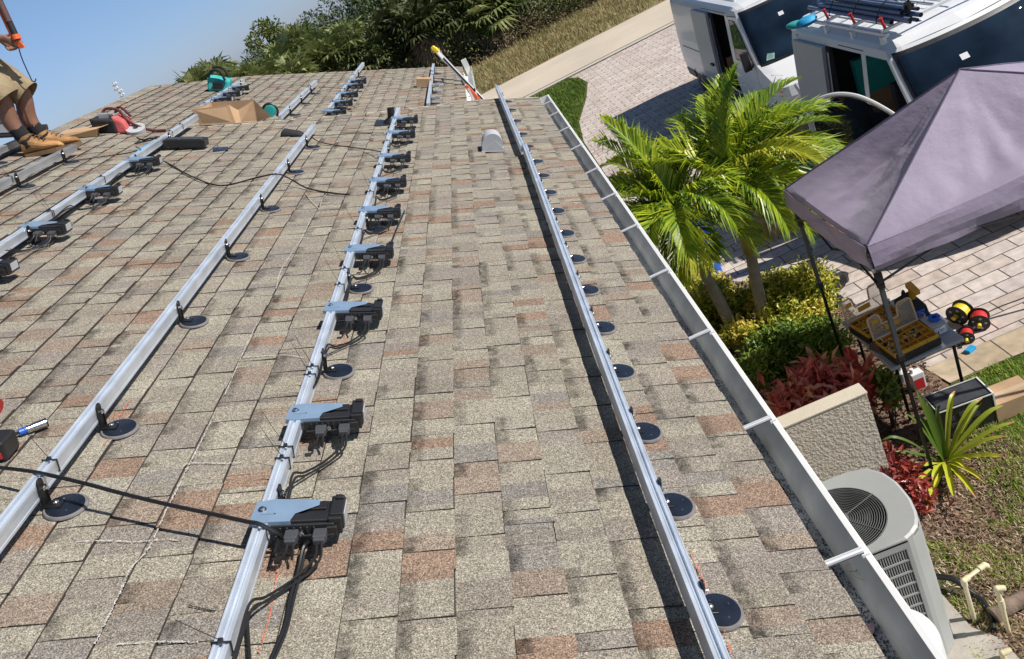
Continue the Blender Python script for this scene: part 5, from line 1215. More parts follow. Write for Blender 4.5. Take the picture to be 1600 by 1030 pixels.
    b = MB(); b.poly(*[front(u, z, .018) for u, z in ((-.84, wz0+.06), (-.70, wz0+.05), (-.66, wz0+.13), (-.78, wz0+.16))]); b.build('paper_on_dashboard', mat('pale_green', (.25, .42, .38), .6, 0, .4, 14), t)
    b = MB()
    for x0, x1 in ((-.70, -.05), (.05, .70)): b.tube([front(x0, wz0+.02, .03), front((x0+x1)/2, wz0+.035, .035), front(x1, wz0+.06, .03)], .009, 5)
    b.build('wiper', 'black_p', t)
    b = MB()       # vents, bonnet gap, grille, bumper
    for q in range(11): u = -.26+q*.045; b.add([front(u-.009, 1.20, .006), front(u+.009, 1.20, .006), front(u+.009, 1.235, .006), front(u-.009, 1.235, .006)], [(0, 1, 2, 3)])
    for z0, z1, u0, u1 in ((.62, .90, -.52, .52),): b.add([front(u0, z0, .008), front(u1, z0, .008), front(u1*1.1, z1, .008), front(u0*1.1, z1, .008)], [(0, 1, 2, 3)])
    b.build('grille', 'black_p', t)
    patch(lambda u, z, e: front(u, z, e), [[(u, z) for u in U] for z in (.30, .36, .46, .56)], 'blackgrey', 'bumper', t, .02)
    for s_ in (-1, 1):
        b = MB(); q_ = [front(s_*u, z, .010) for u, z in ((.68, .80), (.97, .84), (1.0, 1.04), (.93, 1.16), (.80, 1.12), (.72, .98))]
        b.poly(*(q_ if s_ > 0 else q_[::-1])); o = b.build('headlight', mat('lamp_lens', (.55, .56, .56), .12, .3, .3, 9), t)
        b = MB(); q_ = [front(s_*u, z, .014) for u, z in ((.93, .90), (.985, .93), (.99, 1.05), (.95, 1.07))]; b.poly(*(q_ if s_ > 0 else q_[::-1])); b.build('indicator', 'orange', o)
    # side glass and trim
    for s_ in (-1, 1):
        fn = lambda y, z, e, s_=s_: side(y, z, s_, e)
        zA, zB = 1.28, zs2[9]-.06
        if not (door_open_front):
            rows_ = []
            for q in range(9):
                z = zA+(zB-zA)*q/8; y0 = max(1.18, Yf(z)+.34+(.0 if q < 7 else .05*(q-6))); rows_.append([(y0, z), ((y0+2.2)/2, z), (2.2-.0*q, z)])
            fm = patch(fn, rows_, 'black_p', 'door_window_seal', t, .005)
            rows2 = [[(r_[0][0]+.05, r_[0][1]+(.03 if i == 0 else (-.03 if i == 8 else 0))), r_[1], (r_[2][0]-.04, r_[2][1]+(.03 if i == 0 else (-.03 if i == 8 else 0)))] for i, r_ in enumerate(rows_)]
            patch(fn, rows2, 'glass_g', 'door_window', t, .008)
        b = MB()       # seams and lower cladding
        def seam(pts, w=.007):
            for (ya, za), (yb, zb) in zip(pts, pts[1:]):
                d_ = V((yb-ya, zb-za, 0)).normalized(); n_ = V((-d_.y, d_.x, 0))*w
                b.poly(side(ya+n_.x, za+n_.y, s_, .003), side(yb+n_.x, zb+n_.y, s_, .003), side(yb-n_.x, zb-n_.y, s_, .003), side(ya-n_.x, za-n_.y, s_, .003))
        if not (door_open_front): seam([(1.15, 1.25), (1.12, .9), (1.2, .45), (2.26, .45), (2.26, zs2[9]), (1.75, zs2[9]+.02)])
        seam([(3.5, .45), (3.5, zs2[9]+.03)]); seam([(length-.35, .45), (length-.35, zs2[9])]); seam([(3.5, 1.12), (length-.36, 1.12)], .012); seam([(2.36, zs2[9]+.045), (length-.2, zs2[9]+.045)], .006)
        b.build('panel_seam', 'blackgrey', t)
        b = MB()
        for ya, yb in ((1.52, length-1.62), (length-.78, length-.05)):
            for z0, z1 in ((.34, .52),): b.hull8([side(ya, z0, s_, .0), side(yb, z0, s_, .0), side(yb, z0, s_, .03), side(ya, z0, s_, .03)], [side(ya, z1, s_, .0), side(yb, z1, s_, 0), side(yb, z1, s_, .02), side(ya, z1, s_, .02)])
        b.build('side_cladding', 'blackgrey', t)
        for y_ in (.98, length-1.15):
            w = MB(); w.lathe([(.20, -.11), (.33, -.11), (.345, -.09), (.345, .09), (.33, .115), (.20, .11)], T3((s_*.90, y_, .345)) @ RY(s_*rad(90)), 28); o = w.build('wheel', 'black_p', t, True)
            w = MB(); w.lathe([(.205, .10), (.19, .07), (.06, .09), (.05, .115), (.01, .12)], T3((s_*.90, y_, .345)) @ RY(s_*rad(90)), 28); w.build('rim', 'alu_dull', o, True)
            w = MB(); w.lathe([(.42, .118), (.36, .120)], T3((s_*.90, y_, .36)) @ RY(s_*rad(90)), 28, False); w.build('wheel_arch', 'black_p', t)
        if not (door_open_front and s_ < 0):
            mx = MB(); mx.bx(s_*1.10-.07, s_*1.10+.07, 1.22, 1.30, 1.22, 1.58); mx.tube([(s_*.97, 1.30, 1.25), (s_*1.10, 1.27, 1.28)], .025, 6); o = mx.build('mirror', 'black_p', t, False, .02, seg=3)
            mx = MB(); mx.bx(s_*1.10-.055, s_*1.10+.055, 1.301, 1.304, 1.25, 1.55); mx.build('mirror_glass', 'chrome', o)
    # sliding door pushed back along the side facing the house
    sd = []
    for q in range(len(zs2)):
        if .5 <= zs2[q] <= zs2[9]+.01: sd.append(zs2[q])
    y0, y1 = 3.46, 4.55
    mb = MB(); g = []
    for z in sd: g.append([tuple(side(y, z, -1, .075)) for y in (y0, y0+.02, y1-.05, y1)])
    for a in range(len(g)-1):
        for c in range(3): mb.poly(*[V(p) for p in (g[a][c+1], g[a][c], g[a+1][c], g[a+1][c+1])])
        for c, e in ((0, 0), (3, 3)): p, q = V(g[a][c]), V(g[a+1][c]); mb.poly(p, p+V((.05, 0, 0)), q+V((.05, 0, 0)), q)
    for a in (0, len(g)-1):
        mb.poly(*([V(p) for p in g[a]]+[V(p)+V((.05, 0, 0)) for p in g[a][::-1]]))
    M['shaded_white'] = M.get('shaded_white') or mat('shaded_white', (.48, .49, .50), .35, 0, .05, 2)  # van white greyed down; the open doors' shade is in this colour
    o = mb.build('sliding_door', 'shaded_white', t, True)
    mb = MB(); mb.bx(-HW(1.1)-.125, -HW(1.1)-.078, y0+.10, y0+.30, 1.00, 1.05); mb.build('door_handle', 'black_p', o, False, .01)
    mb = MB()
    for y_ in (3.44,): mb.hull8([side(y_-.03, .5, -1, -.05), side(y_+.03, .5, -1, -.05), side(y_+.03, .5, -1, .006), side(y_-.03, .5, -1, .006)], [side(y_-.03, zs2[9], -1, -.05), side(y_+.03, zs2[9], -1, -.05), side(y_+.03, zs2[9], -1, .006), side(y_-.03, zs2[9], -1, .006)])
    mb.build('door_jamb', 'blackgrey', t)
    return t, side, front, zs2, HW
VX = 5.22
van2, side2, front2, zz2, HW2 = make_van('white van nearer the canopy, pipes on its roof rack and its side door open', VX, 7.90, 4.75, 2.18, True)
van1, side1, front1, zz1, HW1 = make_van('white van parked farther back, its sliding door open and its windscreen above the palms', VX, 13.42, 6.6, 2.30, False)
# open passenger door of the nearer van
dang = rad(152)
dh = bpy.data.objects.new('front_door', None); COL.objects.link(dh); dh.parent = van2; hx = V((-HW2(1.1)-.01, 1.16, 0)); dh.matrix_local = T3(hx) @ RZ(dang-rad(90))
# door local: extends along +y from the hinge, outer face towards -x
def dw(y, z): return V((-.0-.03*max(0, z-1.2), y, z))
b = MB(); LD = 1.12
lower = [(0, .50), (LD, .50), (LD, 1.22), (0, 1.22)]
b.prism(lower, lambda y, z, h: V((h, y, z)), -.03, .03)
arch = [(p.x, p.y) for p in catmull([V((a_, c_, 0)) for a_, c_ in [(0.0, 1.22), (.10, 1.38), (.26, 1.60), (.44, 1.80), (.60, 1.92), (.78, 1.985), (.96, 1.98), (1.07, 1.90), (LD, 1.70), (LD, 1.22)]], 5)]
b.tube([V((0, y, z)) for y, z in arch], .027, 8); b.build('door_skin', 'shaded_white', dh, True)
b = MB(); gp = [(.04, 1.23), (.14, 1.39), (.30, 1.60), (.47, 1.78), (.62, 1.89), (.79, 1.95), (.95, 1.945), (1.04, 1.87), (LD-.04, 1.69), (LD-.04, 1.23)]
b.prism(gp, lambda y, z, h: V((h, y, z)), -.006, .006); b.build('door_window', 'glass', dh)
b = MB(); b.bx(-.06, -.032, .86, 1.04, 1.02, 1.06); b.build('door_handle', 'black_p', dh, False, .008)
b = MB(); b.bx(.032, .07, .10, LD-.08, .55, 1.15); b.bx(.07, .11, .30, .8, .90, .98); b.build('door_card', 'blackgrey', dh, False, .01)
b = MB(); b.bx(-.26, -.06, .02, .10, 1.22, 1.50); b.build('mirror', 'blackgrey', dh, False, .025, seg=3)
M['clear_green'] = mat('far_window', (.03, .22, .19), .1, 0, .5, 2.5)
# rack with conduit
rk = thing('roof_rack', 'white crossbar rack with red clamps on the nearer van roof', 'roof rack', (VX, 7.90, 0)); zr = zz2[-1]+.10
b = MB()
for y_ in (1.95, 2.75, 3.55, 4.3): b.bx(-.80, .80, y_-.02, y_+.02, zr+.08, zr+.12)
for s_ in (-1, 1):
    b.bx(s_*.78-.02, s_*.78+.02, 1.85, 4.4, zr+.04, zr+.08)
    for y_ in (1.95, 2.75, 3.55, 4.3): b.bx(s_*.80-.03, s_*.80+.03, y_-.03, y_+.03, zr-.06, zr+.04)
b.build('crossbar', 'white_paint', rk, False, .005)
for i, y_ in enumerate((1.95, 2.75, 3.55)):
    b = MB(); b.tube([(-.74, y_, zr+.10), (-.77, y_, zr+.25)], .018, 8); b.tube([(-.77, y_, zr+.25), (-.775, y_, zr+.27)], .026, 8); b.build('clamp', 'red', rk, True)
b = MB()
for y_ in (2.35, 3.15, 3.95): b.tube([(-.55, y_, zr+.10), (.78, y_, zr+.11)], .012, 6)
for x_ in (-.1, .25, .6): b.tube([(x_, 2.0, zr+.12), (x_, 4.3, zr+.12)], .012, 6); b.tube([(x_, 2.2, zr+.12), (x_, 2.2, zr+.26)], .006, 5)
b.build('rack_rail', 'alu_dull', rk)
r = random.Random(11); k = 0
stk = [(a, c) for c in range(4) for a in range(5-c)]
for (a, c) in stk:
    Rr = r.choice([.024, .028, .020]); x_ = -.64+a*.062+c*.031; z_ = zr+.145+c*.052; y0 = 1.62+r.uniform(-.05, .42); L_ = r.uniform(2.1, 2.6); sk = r.uniform(-.02, .05)
    t = thing('conduit_pipe', 'grey conduit pipe in the bundle strapped on the van roof', 'pipe', (VX, 7.90, 0), 'grey conduit pipes bundled on the van roof rack')
    b = MB(); n_ = 12; p0, p1 = V((x_, y0, z_)), V((x_+sk, y0+L_, z_+r.uniform(0, .02))); b.tube([p0, p1], Rr, n_, False); b.build('pipe', 'conduit', t, True)
    b = MB(); b.tube([p0+V((0, .012, 0)), p0+V((0, .014, 0))], Rr*.99, n_); b.build('pipe_bore', 'black_p', t); k += 1
st = thing('strap', 'dark straps holding the conduit bundle together on the van roof', 'strap', (VX, 7.90, 0)); b = MB()
for y_ in (2.25, 2.9, 3.6): b.tube(catmull([(-.70, y_, zr+.13), (-.68, y_, zr+.20), (-.58, y_, zr+.32), (-.50, y_, zr+.35), (-.40, y_, zr+.29), (-.32, y_, zr+.14)], 5), .007, 6)
b.build('webbing', M['van_in'], st)
hd = thing('pipe_clamp', 'black clamp hooked over the pipe ends on the van roof', 'clamp', (VX, 7.90, 0)); b = MB(); b.tube(catmull([(-.52, 1.75, zr+.33), (-.50, 1.72, zr+.40), (-.42, 1.72, zr+.41), (-.32, 1.74, zr+.36)], 5), .014, 6); b.bx(-.54, -.50, 1.70, 1.80, zr+.26, zr+.36); b.build('clamp_body', 'black_p', hd)
for px, py, mk, lab, sz in ((1262, 38, 'cyan', 'bright blue bag on top of the rear corner of the nearer van', (.16, .14, .07)), (1246, 42, 'tealf', 'teal sheet folded over the rear corner of the nearer van', (.12, .22, .05))):
    q = lev(px, py, 2.26); b = MB(); b.blob((0, 0, sz[2]*.7), sz[0], sz[1], sz[2], None, 10, 6); o = b.build('folded_cloth', mk, None, True); o.matrix_world = T3(q) @ RZ(.3); tag(o, lab, 'bag')

# ------------------------------------------------------------------ person on the ridge
def skin_obj(name, verts, edges, radii, m, parent, sub=2, root=0):
    me = bpy.data.meshes.new(name); me.from_pydata([tuple(v) for v in verts], edges, []); me.update()
    o = bpy.data.objects.new(name, me); COL.objects.link(o)
    md = o.modifiers.new('skin', 'SKIN'); md.use_smooth_shade = True
    if not me.skin_vertices: 
        me.attributes  # noqa
    sv = me.skin_vertices[0].data if me.skin_vertices else None
    if sv is not None:
        for i, rr in enumerate(radii):
            sv[i].radius = (rr, rr) if not isinstance(rr, tuple) else rr; sv[i].use_root = (i == root)
    s_ = o.modifiers.new('sub', 'SUBSURF'); s_.levels = sub; s_.render_levels = sub
    me.materials.append(M[m]); o.parent = parent; return o
fp = V(rp(-3.31, 6.56)); per = thing('person', 'person in khaki shorts and tan work boots holding an orange caulking gun', 'person', fp)
gunA, gunB = atY(-8, -14, 6.55)-fp, atY(29, 66, 6.50)-fp
hand = atY(20, 66, 6.50)-fp
near_f = V((-.05, -.07, .03)); far_f = V((.01, .07, .0))
def leg_line(f, kx): return [f+V((0, 0, .11)), f+V((-.02, 0, .30)), f+V((kx, 0, .50)), f.lerp(V((-.02, f.y, 0)), .7)+V((.0, 0, .74))]
hipN, hipF = V((-.03, -.09, .93)), V((-.01, .09, .93))
ln, lf_ = leg_line(near_f, .07), leg_line(far_f, .10)
pel = V((-.03, 0, .99)); ch = V((.0, 0, 1.28)); nk = V((.02, 0, 1.50)); hd_ = V((.05, 0, 1.64))
shN, shF = V((.0, -.19, 1.42)), V((.0, .19, 1.42))
wrN = hand+V((-.06, 0, .06)); elN = (shN+wrN)/2+V((-.10, -.04, -.04)); wrF = V((.12, .27, .90)); elF = V((-.04, .27, 1.14))
vs = [pel, ch, nk, hd_, hd_+V((.02, 0, .10)), hipN, ln[3], ln[2], ln[1], ln[0], hipF, lf_[3], lf_[2], lf_[1], lf_[0], shN, elN, wrN, shF, elF, wrF]
ed = [(0, 1), (1, 2), (2, 3), (3, 4), (0, 5), (5, 6), (6, 7), (7, 8), (8, 9), (0, 10), (10, 11), (11, 12), (12, 13), (13, 14), (2, 15), (15, 16), (16, 17), (2, 18), (18, 19), (19, 20)]
rd_ = [.14, .15, .055, .085, .075, .105, .098, .072, .070, .042, .105, .098, .072, .070, .042, .055, .042, .028, .055, .042, .028]
# hands: palm plus five fingers each
def hand_chain(wr, dirv, curl, thumb, base):
    n0 = len(vs); d_ = dirv.normalized(); sd = d_.cross(curl).normalized(); pm = wr+d_*.05; vs.append(pm); rd_.append(.026); ed.append((base, n0)); 
    for k in range(4):
        o_ = (k-1.5)*.019; a = pm+d_*.035+sd*o_; L_ = (.030, .034, .031, .024)[k]; p1 = a+(d_*.8+curl*.5).normalized()*L_; p2 = p1+(d_*.1+curl).normalized()*L_*.8; p3 = p2+(curl*.8-d_*.6).normalized()*L_*.6
        i0 = len(vs); vs.extend([a, p1, p2, p3]); rd_.extend([.010, .009, .0085, .0075]); ed.extend([(n0, i0), (i0, i0+1), (i0+1, i0+2), (i0+2, i0+3)])
    a = pm-d_*.02+sd*thumb*.028; p1 = a+(sd*thumb*.5+curl*.8+d_*.3).normalized()*.032; p2 = p1+(curl*.5+d_*.8).normalized()*.026
    i0 = len(vs); vs.extend([a, p1, p2]); rd_.extend([.012, .010, .0085]); ed.extend([(n0, i0), (i0, i0+1), (i0+1, i0+2)])
hand_chain(wrN, hand-wrN, V((.5, .7, -.4)).normalized(), 1, 17)
hand_chain(wrF, V((.2, 0, -1)), V((.9, -.3, 0)).normalized(), -1, 20)
body = skin_obj('body', vs, ed, rd_, 'skin', per)
def leg_cloth(name, pts, rads, m, n=18):
    b = MB(); P = catmull(pts, 5); k = len(P); rr = [rads[0]+(rads[1]-rads[0])*i/(k-1)+.006*math.sin(i*1.9) for i in range(k)]; b.tube(P, rr, n, False); return b.build(name, m, per, True)
b = MB()
for hp, kn in ((hipN, ln), (hipF, lf_)):
    P = catmull([hp+V((0, 0, .10)), hp, kn[3], kn[2]+V((0.01, 0, -.05))], 6); k = len(P); b.tube(P, [(.142-.022*i/(k-1))*(1+.05*math.sin(i*1.3+hp.y*20)) for i in range(k)], 20, False)
b.lathe([(.155, .90), (.165, .97), (.155, 1.06), (.15, 1.10)], T3((-.03, 0, 0)) @ Matrix.Diagonal((.95, 1.05, 1, 1)), 22); b.build('shorts', 'khaki', per, True)
b = MB(); b.bx(-.09, .07, hipN.y-.155, hipN.y-.125, .58, .74); b.build('cargo_pocket', 'khaki', per, False, .012)
b = MB(); b.lathe([(.15, 1.02), (.165, 1.15), (.175, 1.32), (.15, 1.44), (.075, 1.50)], T3((-.01, 0, 0)) @ Matrix.Diagonal((.85, 1.15, 1, 1)), 22)
for a, c in ((shN, elN), (shF, elF)): b.tube([a, a.lerp(c, .45), a.lerp(c, .85)], .068, 14, False)
b.build('shirt', 'shirt', per, True)
b = MB(); b.lathe([(.085, 1.66), (.10, 1.70), (.095, 1.76), (.05, 1.80), (.01, 1.81)], T3((.045, 0, 0)) @ Matrix.Diagonal((1.1, .92, 1, 1)), 18); b.build('hair', 'hair', per, True)
b = MB(); b.blob((.135, 0, 1.655), .018, .013, .020); b.build('nose', 'skin', body, True)
for s_ in (-1, 1):
    b = MB(); b.blob((.122, s_*.032, 1.685), .010, .013, .008); b.build('eye', 'white_paint', body, True)
    b = MB(); b.blob((.045, s_*.088, 1.66), .018, .008, .030); b.build('ear', 'skin', body, True)
b = MB(); b.tube([(.125, -.025, 1.605), (.134, 0, 1.600), (.125, .025, 1.605)], .006, 6); b.build('mouth', 'redf', body, True)
for f, L_ in ((near_f, ln), (far_f, lf_)):
    yw = rad(18 if f is far_f else 8); Tm = T3(f) @ RZ(yw) @ RY(AL*.55)
    b = MB(); P = [L_[0]+V((0, 0, -.03)), L_[0].lerp(L_[1], .35), L_[0].lerp(L_[1], .72)]; b.tube(P, [.058, .056, .057], 16)
    b.tube([P[1]-V((0, 0, .004)), P[1]+V((0, 0, .012))], .061, 16); o = b.build('sock', 'glove_sock', per, True)
    b = MB(); secs = [(-.085, .040, .055, .13), (-.07, .052, .055, .155), (-.02, .056, .056, .175), (.03, .055, .056, .145), (.08, .055, .060, .105), (.14, .052, .058, .088), (.19, .045, .050, .075), (.215, .028, .030, .05)]
    rows = []
    for x_, w1, w0, hh in secs:
        rows.append([Tm @ V((x_, w_*math.cos(a)*(1 if math.sin(a) < .4 else .80), .028+(hh-.028)*.5+(hh-.028)*.5*math.sin(a))) for a in [2*math.pi*q/16 for q in range(16)] for w_ in (w1,)])
    for q in range(len(rows)-1):
        for k in range(16): b.poly(rows[q][k], rows[q][(k+1) % 16], rows[q+1][(k+1) % 16], rows[q+1][k])
    b.poly(*rows[0][::-1]); b.poly(*rows[-1])
    cl_ = Tm @ V((-.03, 0, .13)); b.tube([cl_, cl_+V((-.005, 0, .015)), cl_+V((-.01, 0, .03))], [.054, .058, .060], 16, False)
    o = b.build('boot', 'boot', per, True)
    b = MB(); b.prism([(-.09, -.03), (-.075, -.048), (.0, -.050), (.10, -.056), (.17, -.050), (.215, -.025), (.215, .025), (.17, .050), (.10, .056), (0, .050), (-.075, .048), (-.09, .03)], lambda x_, y_, h: Tm @ V((x_, y_, h)), .0, .032); b.build('boot_sole', 'sole', o)
    b = MB()
    for k in range(4): c_ = Tm @ V((.02+k*.026, 0, .165-k*.018)); b.tube([c_+V((0, -.028, -.004)), c_+V((0, 0, .006)), c_+V((0, .028, -.004))], .004, 5)
    b.build('lace', 'sole', o)
gn = thing('caulking_gun', 'orange caulking gun with black cartridge and hooked rod held by the person', 'tool', fp)
dg = (gunB-gunA).normalized(); sg = dg.cross(V((0, 1, 0))).normalized()
b = MB(); b.tube([gunA, gunB-dg*.05], .024, 14); b.build('cartridge', 'black_p', gn, True)
b = MB()
b.tube([gunA-sg*.030, gunB-dg*.02-sg*.026], .014, 8)
b.tube([gunB-dg*.055, gunB-dg*.02], .032, 14)
b.tube([gunA, gunA+dg*.015], .030, 14); b.hull8([gunB+V((-.015, -.01, -.045)), gunB+V((.02, -.01, -.045)), gunB+V((.02, .01, -.045)), gunB+V((-.015, .01, -.045))], [gunB+V((-.03, -.012, .01)), gunB+V((.015, -.012, .01)), gunB+V((.015, .012, .01)), gunB+V((-.03, .012, .01))]); b.build('frame', 'orange', gn, True)
lb_ = [gunA.lerp(gunB, k) for k in (.2, .6)]
b = MB()
b.tube([lb_[0]-V((0, .003, 0)), lb_[1]-V((0, .003, 0))], .0255, 12, False)
b.build('cartridge_print', mat('print_grey', (.10, .05, .045), .5, 0, .2, 9), gn, True)
b = MB(); b.tube(catmull([gunB-dg*.03, atY(33, 88, 6.5)-fp, atY(47, 120, 6.5)-fp, atY(51, 127, 6.5)-fp, atY(55, 127, 6.5)-fp, atY(56, 123, 6.5)-fp], 6), .0042, 7); b.build('rod', 'black_m', gn, True)

# ------------------------------------------------------------------ things lying on the roof
def rthing(name, lab, cat, px, py, rz=0, group=None, drop=0, hh=.010):
    v, y = rv(px, py, .01, drop); return thing(name, lab, cat, roof_frame(v, y, rz, drop, hh), group)
# open cardboard box: two big flaps lifted at the rake
t = rthing('open_cardboard_box', 'large open cardboard box with raised flaps on the left of the roof', 'box', 363, 191, 0)
b = MB()
def sheet3(mb, P, th=.004):
    n_ = (P[1]-P[0]).cross(P[-1]-P[0]).normalized()*th; m_ = len(P); mb.add(list(P)+[p+n_ for p in P], [tuple(range(m_-1, -1, -1)), tuple(range(m_, 2*m_))]+[(i, (i+1) % m_, m_+(i+1) % m_, m_+i) for i in range(m_)])
def AT(px, py, Y): return t.matrix_world.inverted() @ atY(px, py, Y)
Yb = (t.matrix_world.translation).y
bl, br_, bm = AT(313, 196, Yb), AT(402, 190, Yb+.10), AT(368, 193, Yb-.02)
for P in ([bl, bm, AT(357, 164, Yb+.03), AT(300, 171, Yb+.0)], [bm, AT(376, 192, Yb+.02), AT(371, 172, Yb+.08), AT(357, 164, Yb+.03)], [AT(376, 192, Yb+.02), br_, AT(424, 183, Yb+.05), AT(396, 156, Yb+.10), AT(371, 172, Yb+.08)]): sheet3(b, P)
b.build('front_flap', 'cardboard', t)
b = MB()
for P in ([bl, AT(300, 171, Yb), AT(330, 160, Yb+.42), AT(335, 186, Yb+.42)], [AT(335, 186, Yb+.42), AT(330, 160, Yb+.42), AT(395, 156, Yb+.45), AT(400, 182, Yb+.45)], [br_, AT(400, 182, Yb+.45), AT(395, 156, Yb+.45), AT(422, 180, Yb+.08)]): sheet3(b, P)
b.build('box_side', 'cardboard', t)
t = rthing('flat_cardboard', 'flattened cardboard carton lying by the toe of the boot', 'carton', 128, 211, rad(10)); b = MB(); b.hull8([V((-.16, -.12, 0)), V((.14, -.10, 0)), V((.14, .14, 0)), V((-.16, .12, 0))], [V((-.17, -.11, .03)), V((.16, -.12, .07)), V((.15, .13, .06)), V((-.15, .12, .03))]); b.build('carton_body', 'cardboard', t)
b = MB(); sheet3(b, [V((.14, -.10, .06)), V((.24, -.07, .09)), V((.23, .12, .07)), V((.15, .13, .06))]); b.build('flap', 'cardboard', t)
t = rthing('tool_pouch', 'black and red tool pouch open on the roof left of the big box', 'tool bag', 180, 206, rad(-5)); b = MB()
b.hull8([V((-.14, -.09, 0)), V((.06, -.09, 0)), V((.06, .10, 0)), V((-.14, .10, 0))], [V((-.17, -.10, .13)), V((.05, -.10, .12)), V((.07, .10, .13)), V((-.15, .12, .14))]); b.build('pouch_body', 'black_f', t, False, .015)
b = MB(); b.hull8([V((.06, -.09, 0)), V((.18, -.08, 0)), V((.18, .10, 0)), V((.06, .10, 0))], [V((.02, -.08, .15)), V((.12, -.08, .11)), V((.13, .08, .12)), V((.02, .10, .16))]); b.build('red_pocket', 'redf', t, False, .02)
b = MB(); b.tube(catmull([(-.1, 0, .13), (-.05, .02, .20), (.06, .02, .19), (.12, 0, .12), (.20, -.02, .07), (.34, 0, .015), (.46, .02, .012)], 6), .013, 7); b.tube(catmull([(.0, .05, .14), (.06, .06, .21), (.15, .05, .13)], 6), .012, 7); b.build('strap', mat('dark_strap', (.10, .02, .025), .8, 0, .2, 9), t, True)
b = MB(); b.bx(-.11, -.03, -.02, .04, .12, .17, RZ(.3)); b.bx(.0, .05, -.03, .03, .13, .165, RZ(-.3)); b.build('tool_in_pouch', 'alu_dull', t, False, .006)
t = rthing('white_roll', 'white roll lying beside the red pouch', 'roll', 214, 207, 0); b = MB(); b.lathe([(.025, 0), (.085, .0), (.085, .05), (.025, .05), (.025, 0)], RX(rad(20)), 22, False); b.build('roll_body', 'grey_p', t, True)
for px, py, lab, a in ((22, 212, 'black tool case on the ridge behind the legs', 0), ):
    t = rthing('tool_case', lab, 'tool case', px, py, rad(15)); b = MB(); b.bx(-.16, .14, -.10, .10, .0, .15); b.build('case_body', 'blackgrey', t, False, .02); b = MB(); b.tube([(-.10, 0, .15), (-.08, 0, .20), (.07, 0, .20), (.09, 0, .15)], .012, 7); b.build('handle', 'black_p', t, True)
    b = MB(); b.bx(-.10, .0, -.104, -.10, .05, .12); b.build('case_label', 'grey_p', t)
t = rthing('cordless_drill', 'black and blue cordless tool standing behind the boots', 'power tool', 58, 208, rad(10), hh=.01)
q0 = V((0, .10, 0)); b = MB(); up = Tn.inverted() @ V((0, 0, 1)); 
b.tube([V((0, .1, 0)), V((0, .1, 0))+up*.16], .028, 12); b.tube([V((0, .1, 0))+up*.15, V((0, .1, 0))+up*.33+V((.03, 0, 0))], .040, 14); b.build('tool_body', 'blackgrey', t, True)
b = MB(); b.tube([V((.02, .1, 0))+up*.30, V((.04, .1, 0))+up*.36], .034, 14); b.build('tool_head', 'grey_p', t, True)
b = MB(); b.bx(-.06, .06, .05, .15, 0, .05); b.build('battery', 'black_p', t, False, .008)
# junction box and busy leads on the left rail
t = rthing('junction_box', 'long black combiner box lying on the left rail beside the big carton', 'junction box', 305, 232, 0, hh=.03)
b = MB(); b.bx(-.24, .10, -.05, .07, 0, .06); b.build('box_body', 'black_p', t, False, .006)
b = MB(); b.bx(-.21, .07, -.035, .055, .0605, .066); b.build('box_lid', 'blackgrey', t, False, .002)
b = MB()
for x_ in (-.22, -.10, .02, .08): b.lathe([(.006, .066), (.006, .069), (.002, .070)], T3((x_, -.042, 0)), 8)
b.build('screw', 'chrome', t)
b = MB(); b.tube(catmull([(-.24, 0, .03), (-.30, .04, .07), (-.36, .02, .05), (-.44, -.10, .05)], 6), .007, 7); b.tube(catmull([(-.24, .02, .03), (-.31, -.05, .08), (-.40, -.02, .06), (-.50, .12, .05)], 6), .007, 7); b.build('lead', 'cable', t, True)
t = rthing('bracket_plate', 'small dark blue metal plate on the shingles right of the combiner box', 'bracket', 345, 234, rad(15)); b = MB(); b.bx(-.06, .06, -.05, .07, 0.003, .006); b.build('plate', mat('dark_blue_plate', (.03, .055, .11), .3, .4, .1, 9), t)
b = MB(); b.tube([(-.02, .02, .006), (-.02, .02, .05)], .006, 8); b.build('stud', 'chrome', t)
b = MB(); P = [rp(v, y, h_) for v, y, h_ in [(-2.44, 5.95, .085), (-2.46, 6.25, .09), (-2.46, 6.6, .085)]]; b.tube(catmull(P, 4), .012, 7); tag(b.build('blue_strap', 'cyan', None, True), 'bright blue strap lying along the left rail', 'strap')
t = rthing('black_cloth', 'black cloth bundled at the upper end of the bare rail', 'cloth', 458, 211, 0); b = MB(); b.hull8([V((-.11, -.06, 0)), V((.10, -.07, 0)), V((.10, .07, 0)), V((-.10, .07, 0))], [V((-.09, -.04, .05)), V((.05, -.05, .035)), V((.06, .05, .03)), V((-.08, .04, .06))]); b.build('cloth_body', 'black_f', t, False, .015)
t = rthing('small_carton', 'small brown carton beside the far right rail', 'carton', 662, 136, 0, None, FARD); b = MB(); b.bx(-.09, .11, -.05, .10, 0, .11); b.build('carton_body', 'cardboard', t, False, .003); b = MB(); b.bx(-.091, .111, .01, .04, .1105, .112); b.build('tape', 'cardtape', t)
t = rthing('loose_clamps', 'handful of rail clamps on the shingles right of the far right rail', 'clamps', 683, 136, 0, None, FARD); b = MB()
for x_, y_ in ((-.05, 0), (.0, .05), (.06, -.02), (-.02, -.45), (.03, -.5), (-.03, -.95), (.02, -.9)): b.bx(x_-.025, x_+.025, y_-.02, y_+.02, 0, .035)
b.build('clamp_body', 'alu_dull', t, False, .004)
t = rthing('teal_bag', 'teal bag with black handles on the far roof edge', 'bag', 345, 141, 0, None, FARD); b = MB(); b.hull8([V((-.14, -.10, 0)), V((.13, -.10, 0)), V((.13, .12, 0)), V((-.14, .12, 0))], [V((-.13, -.07, .18)), V((.15, -.08, .13)), V((.14, .10, .14)), V((-.12, .10, .19))]); b.build('bag_body', 'tealf', t, False, .03, seg=3)
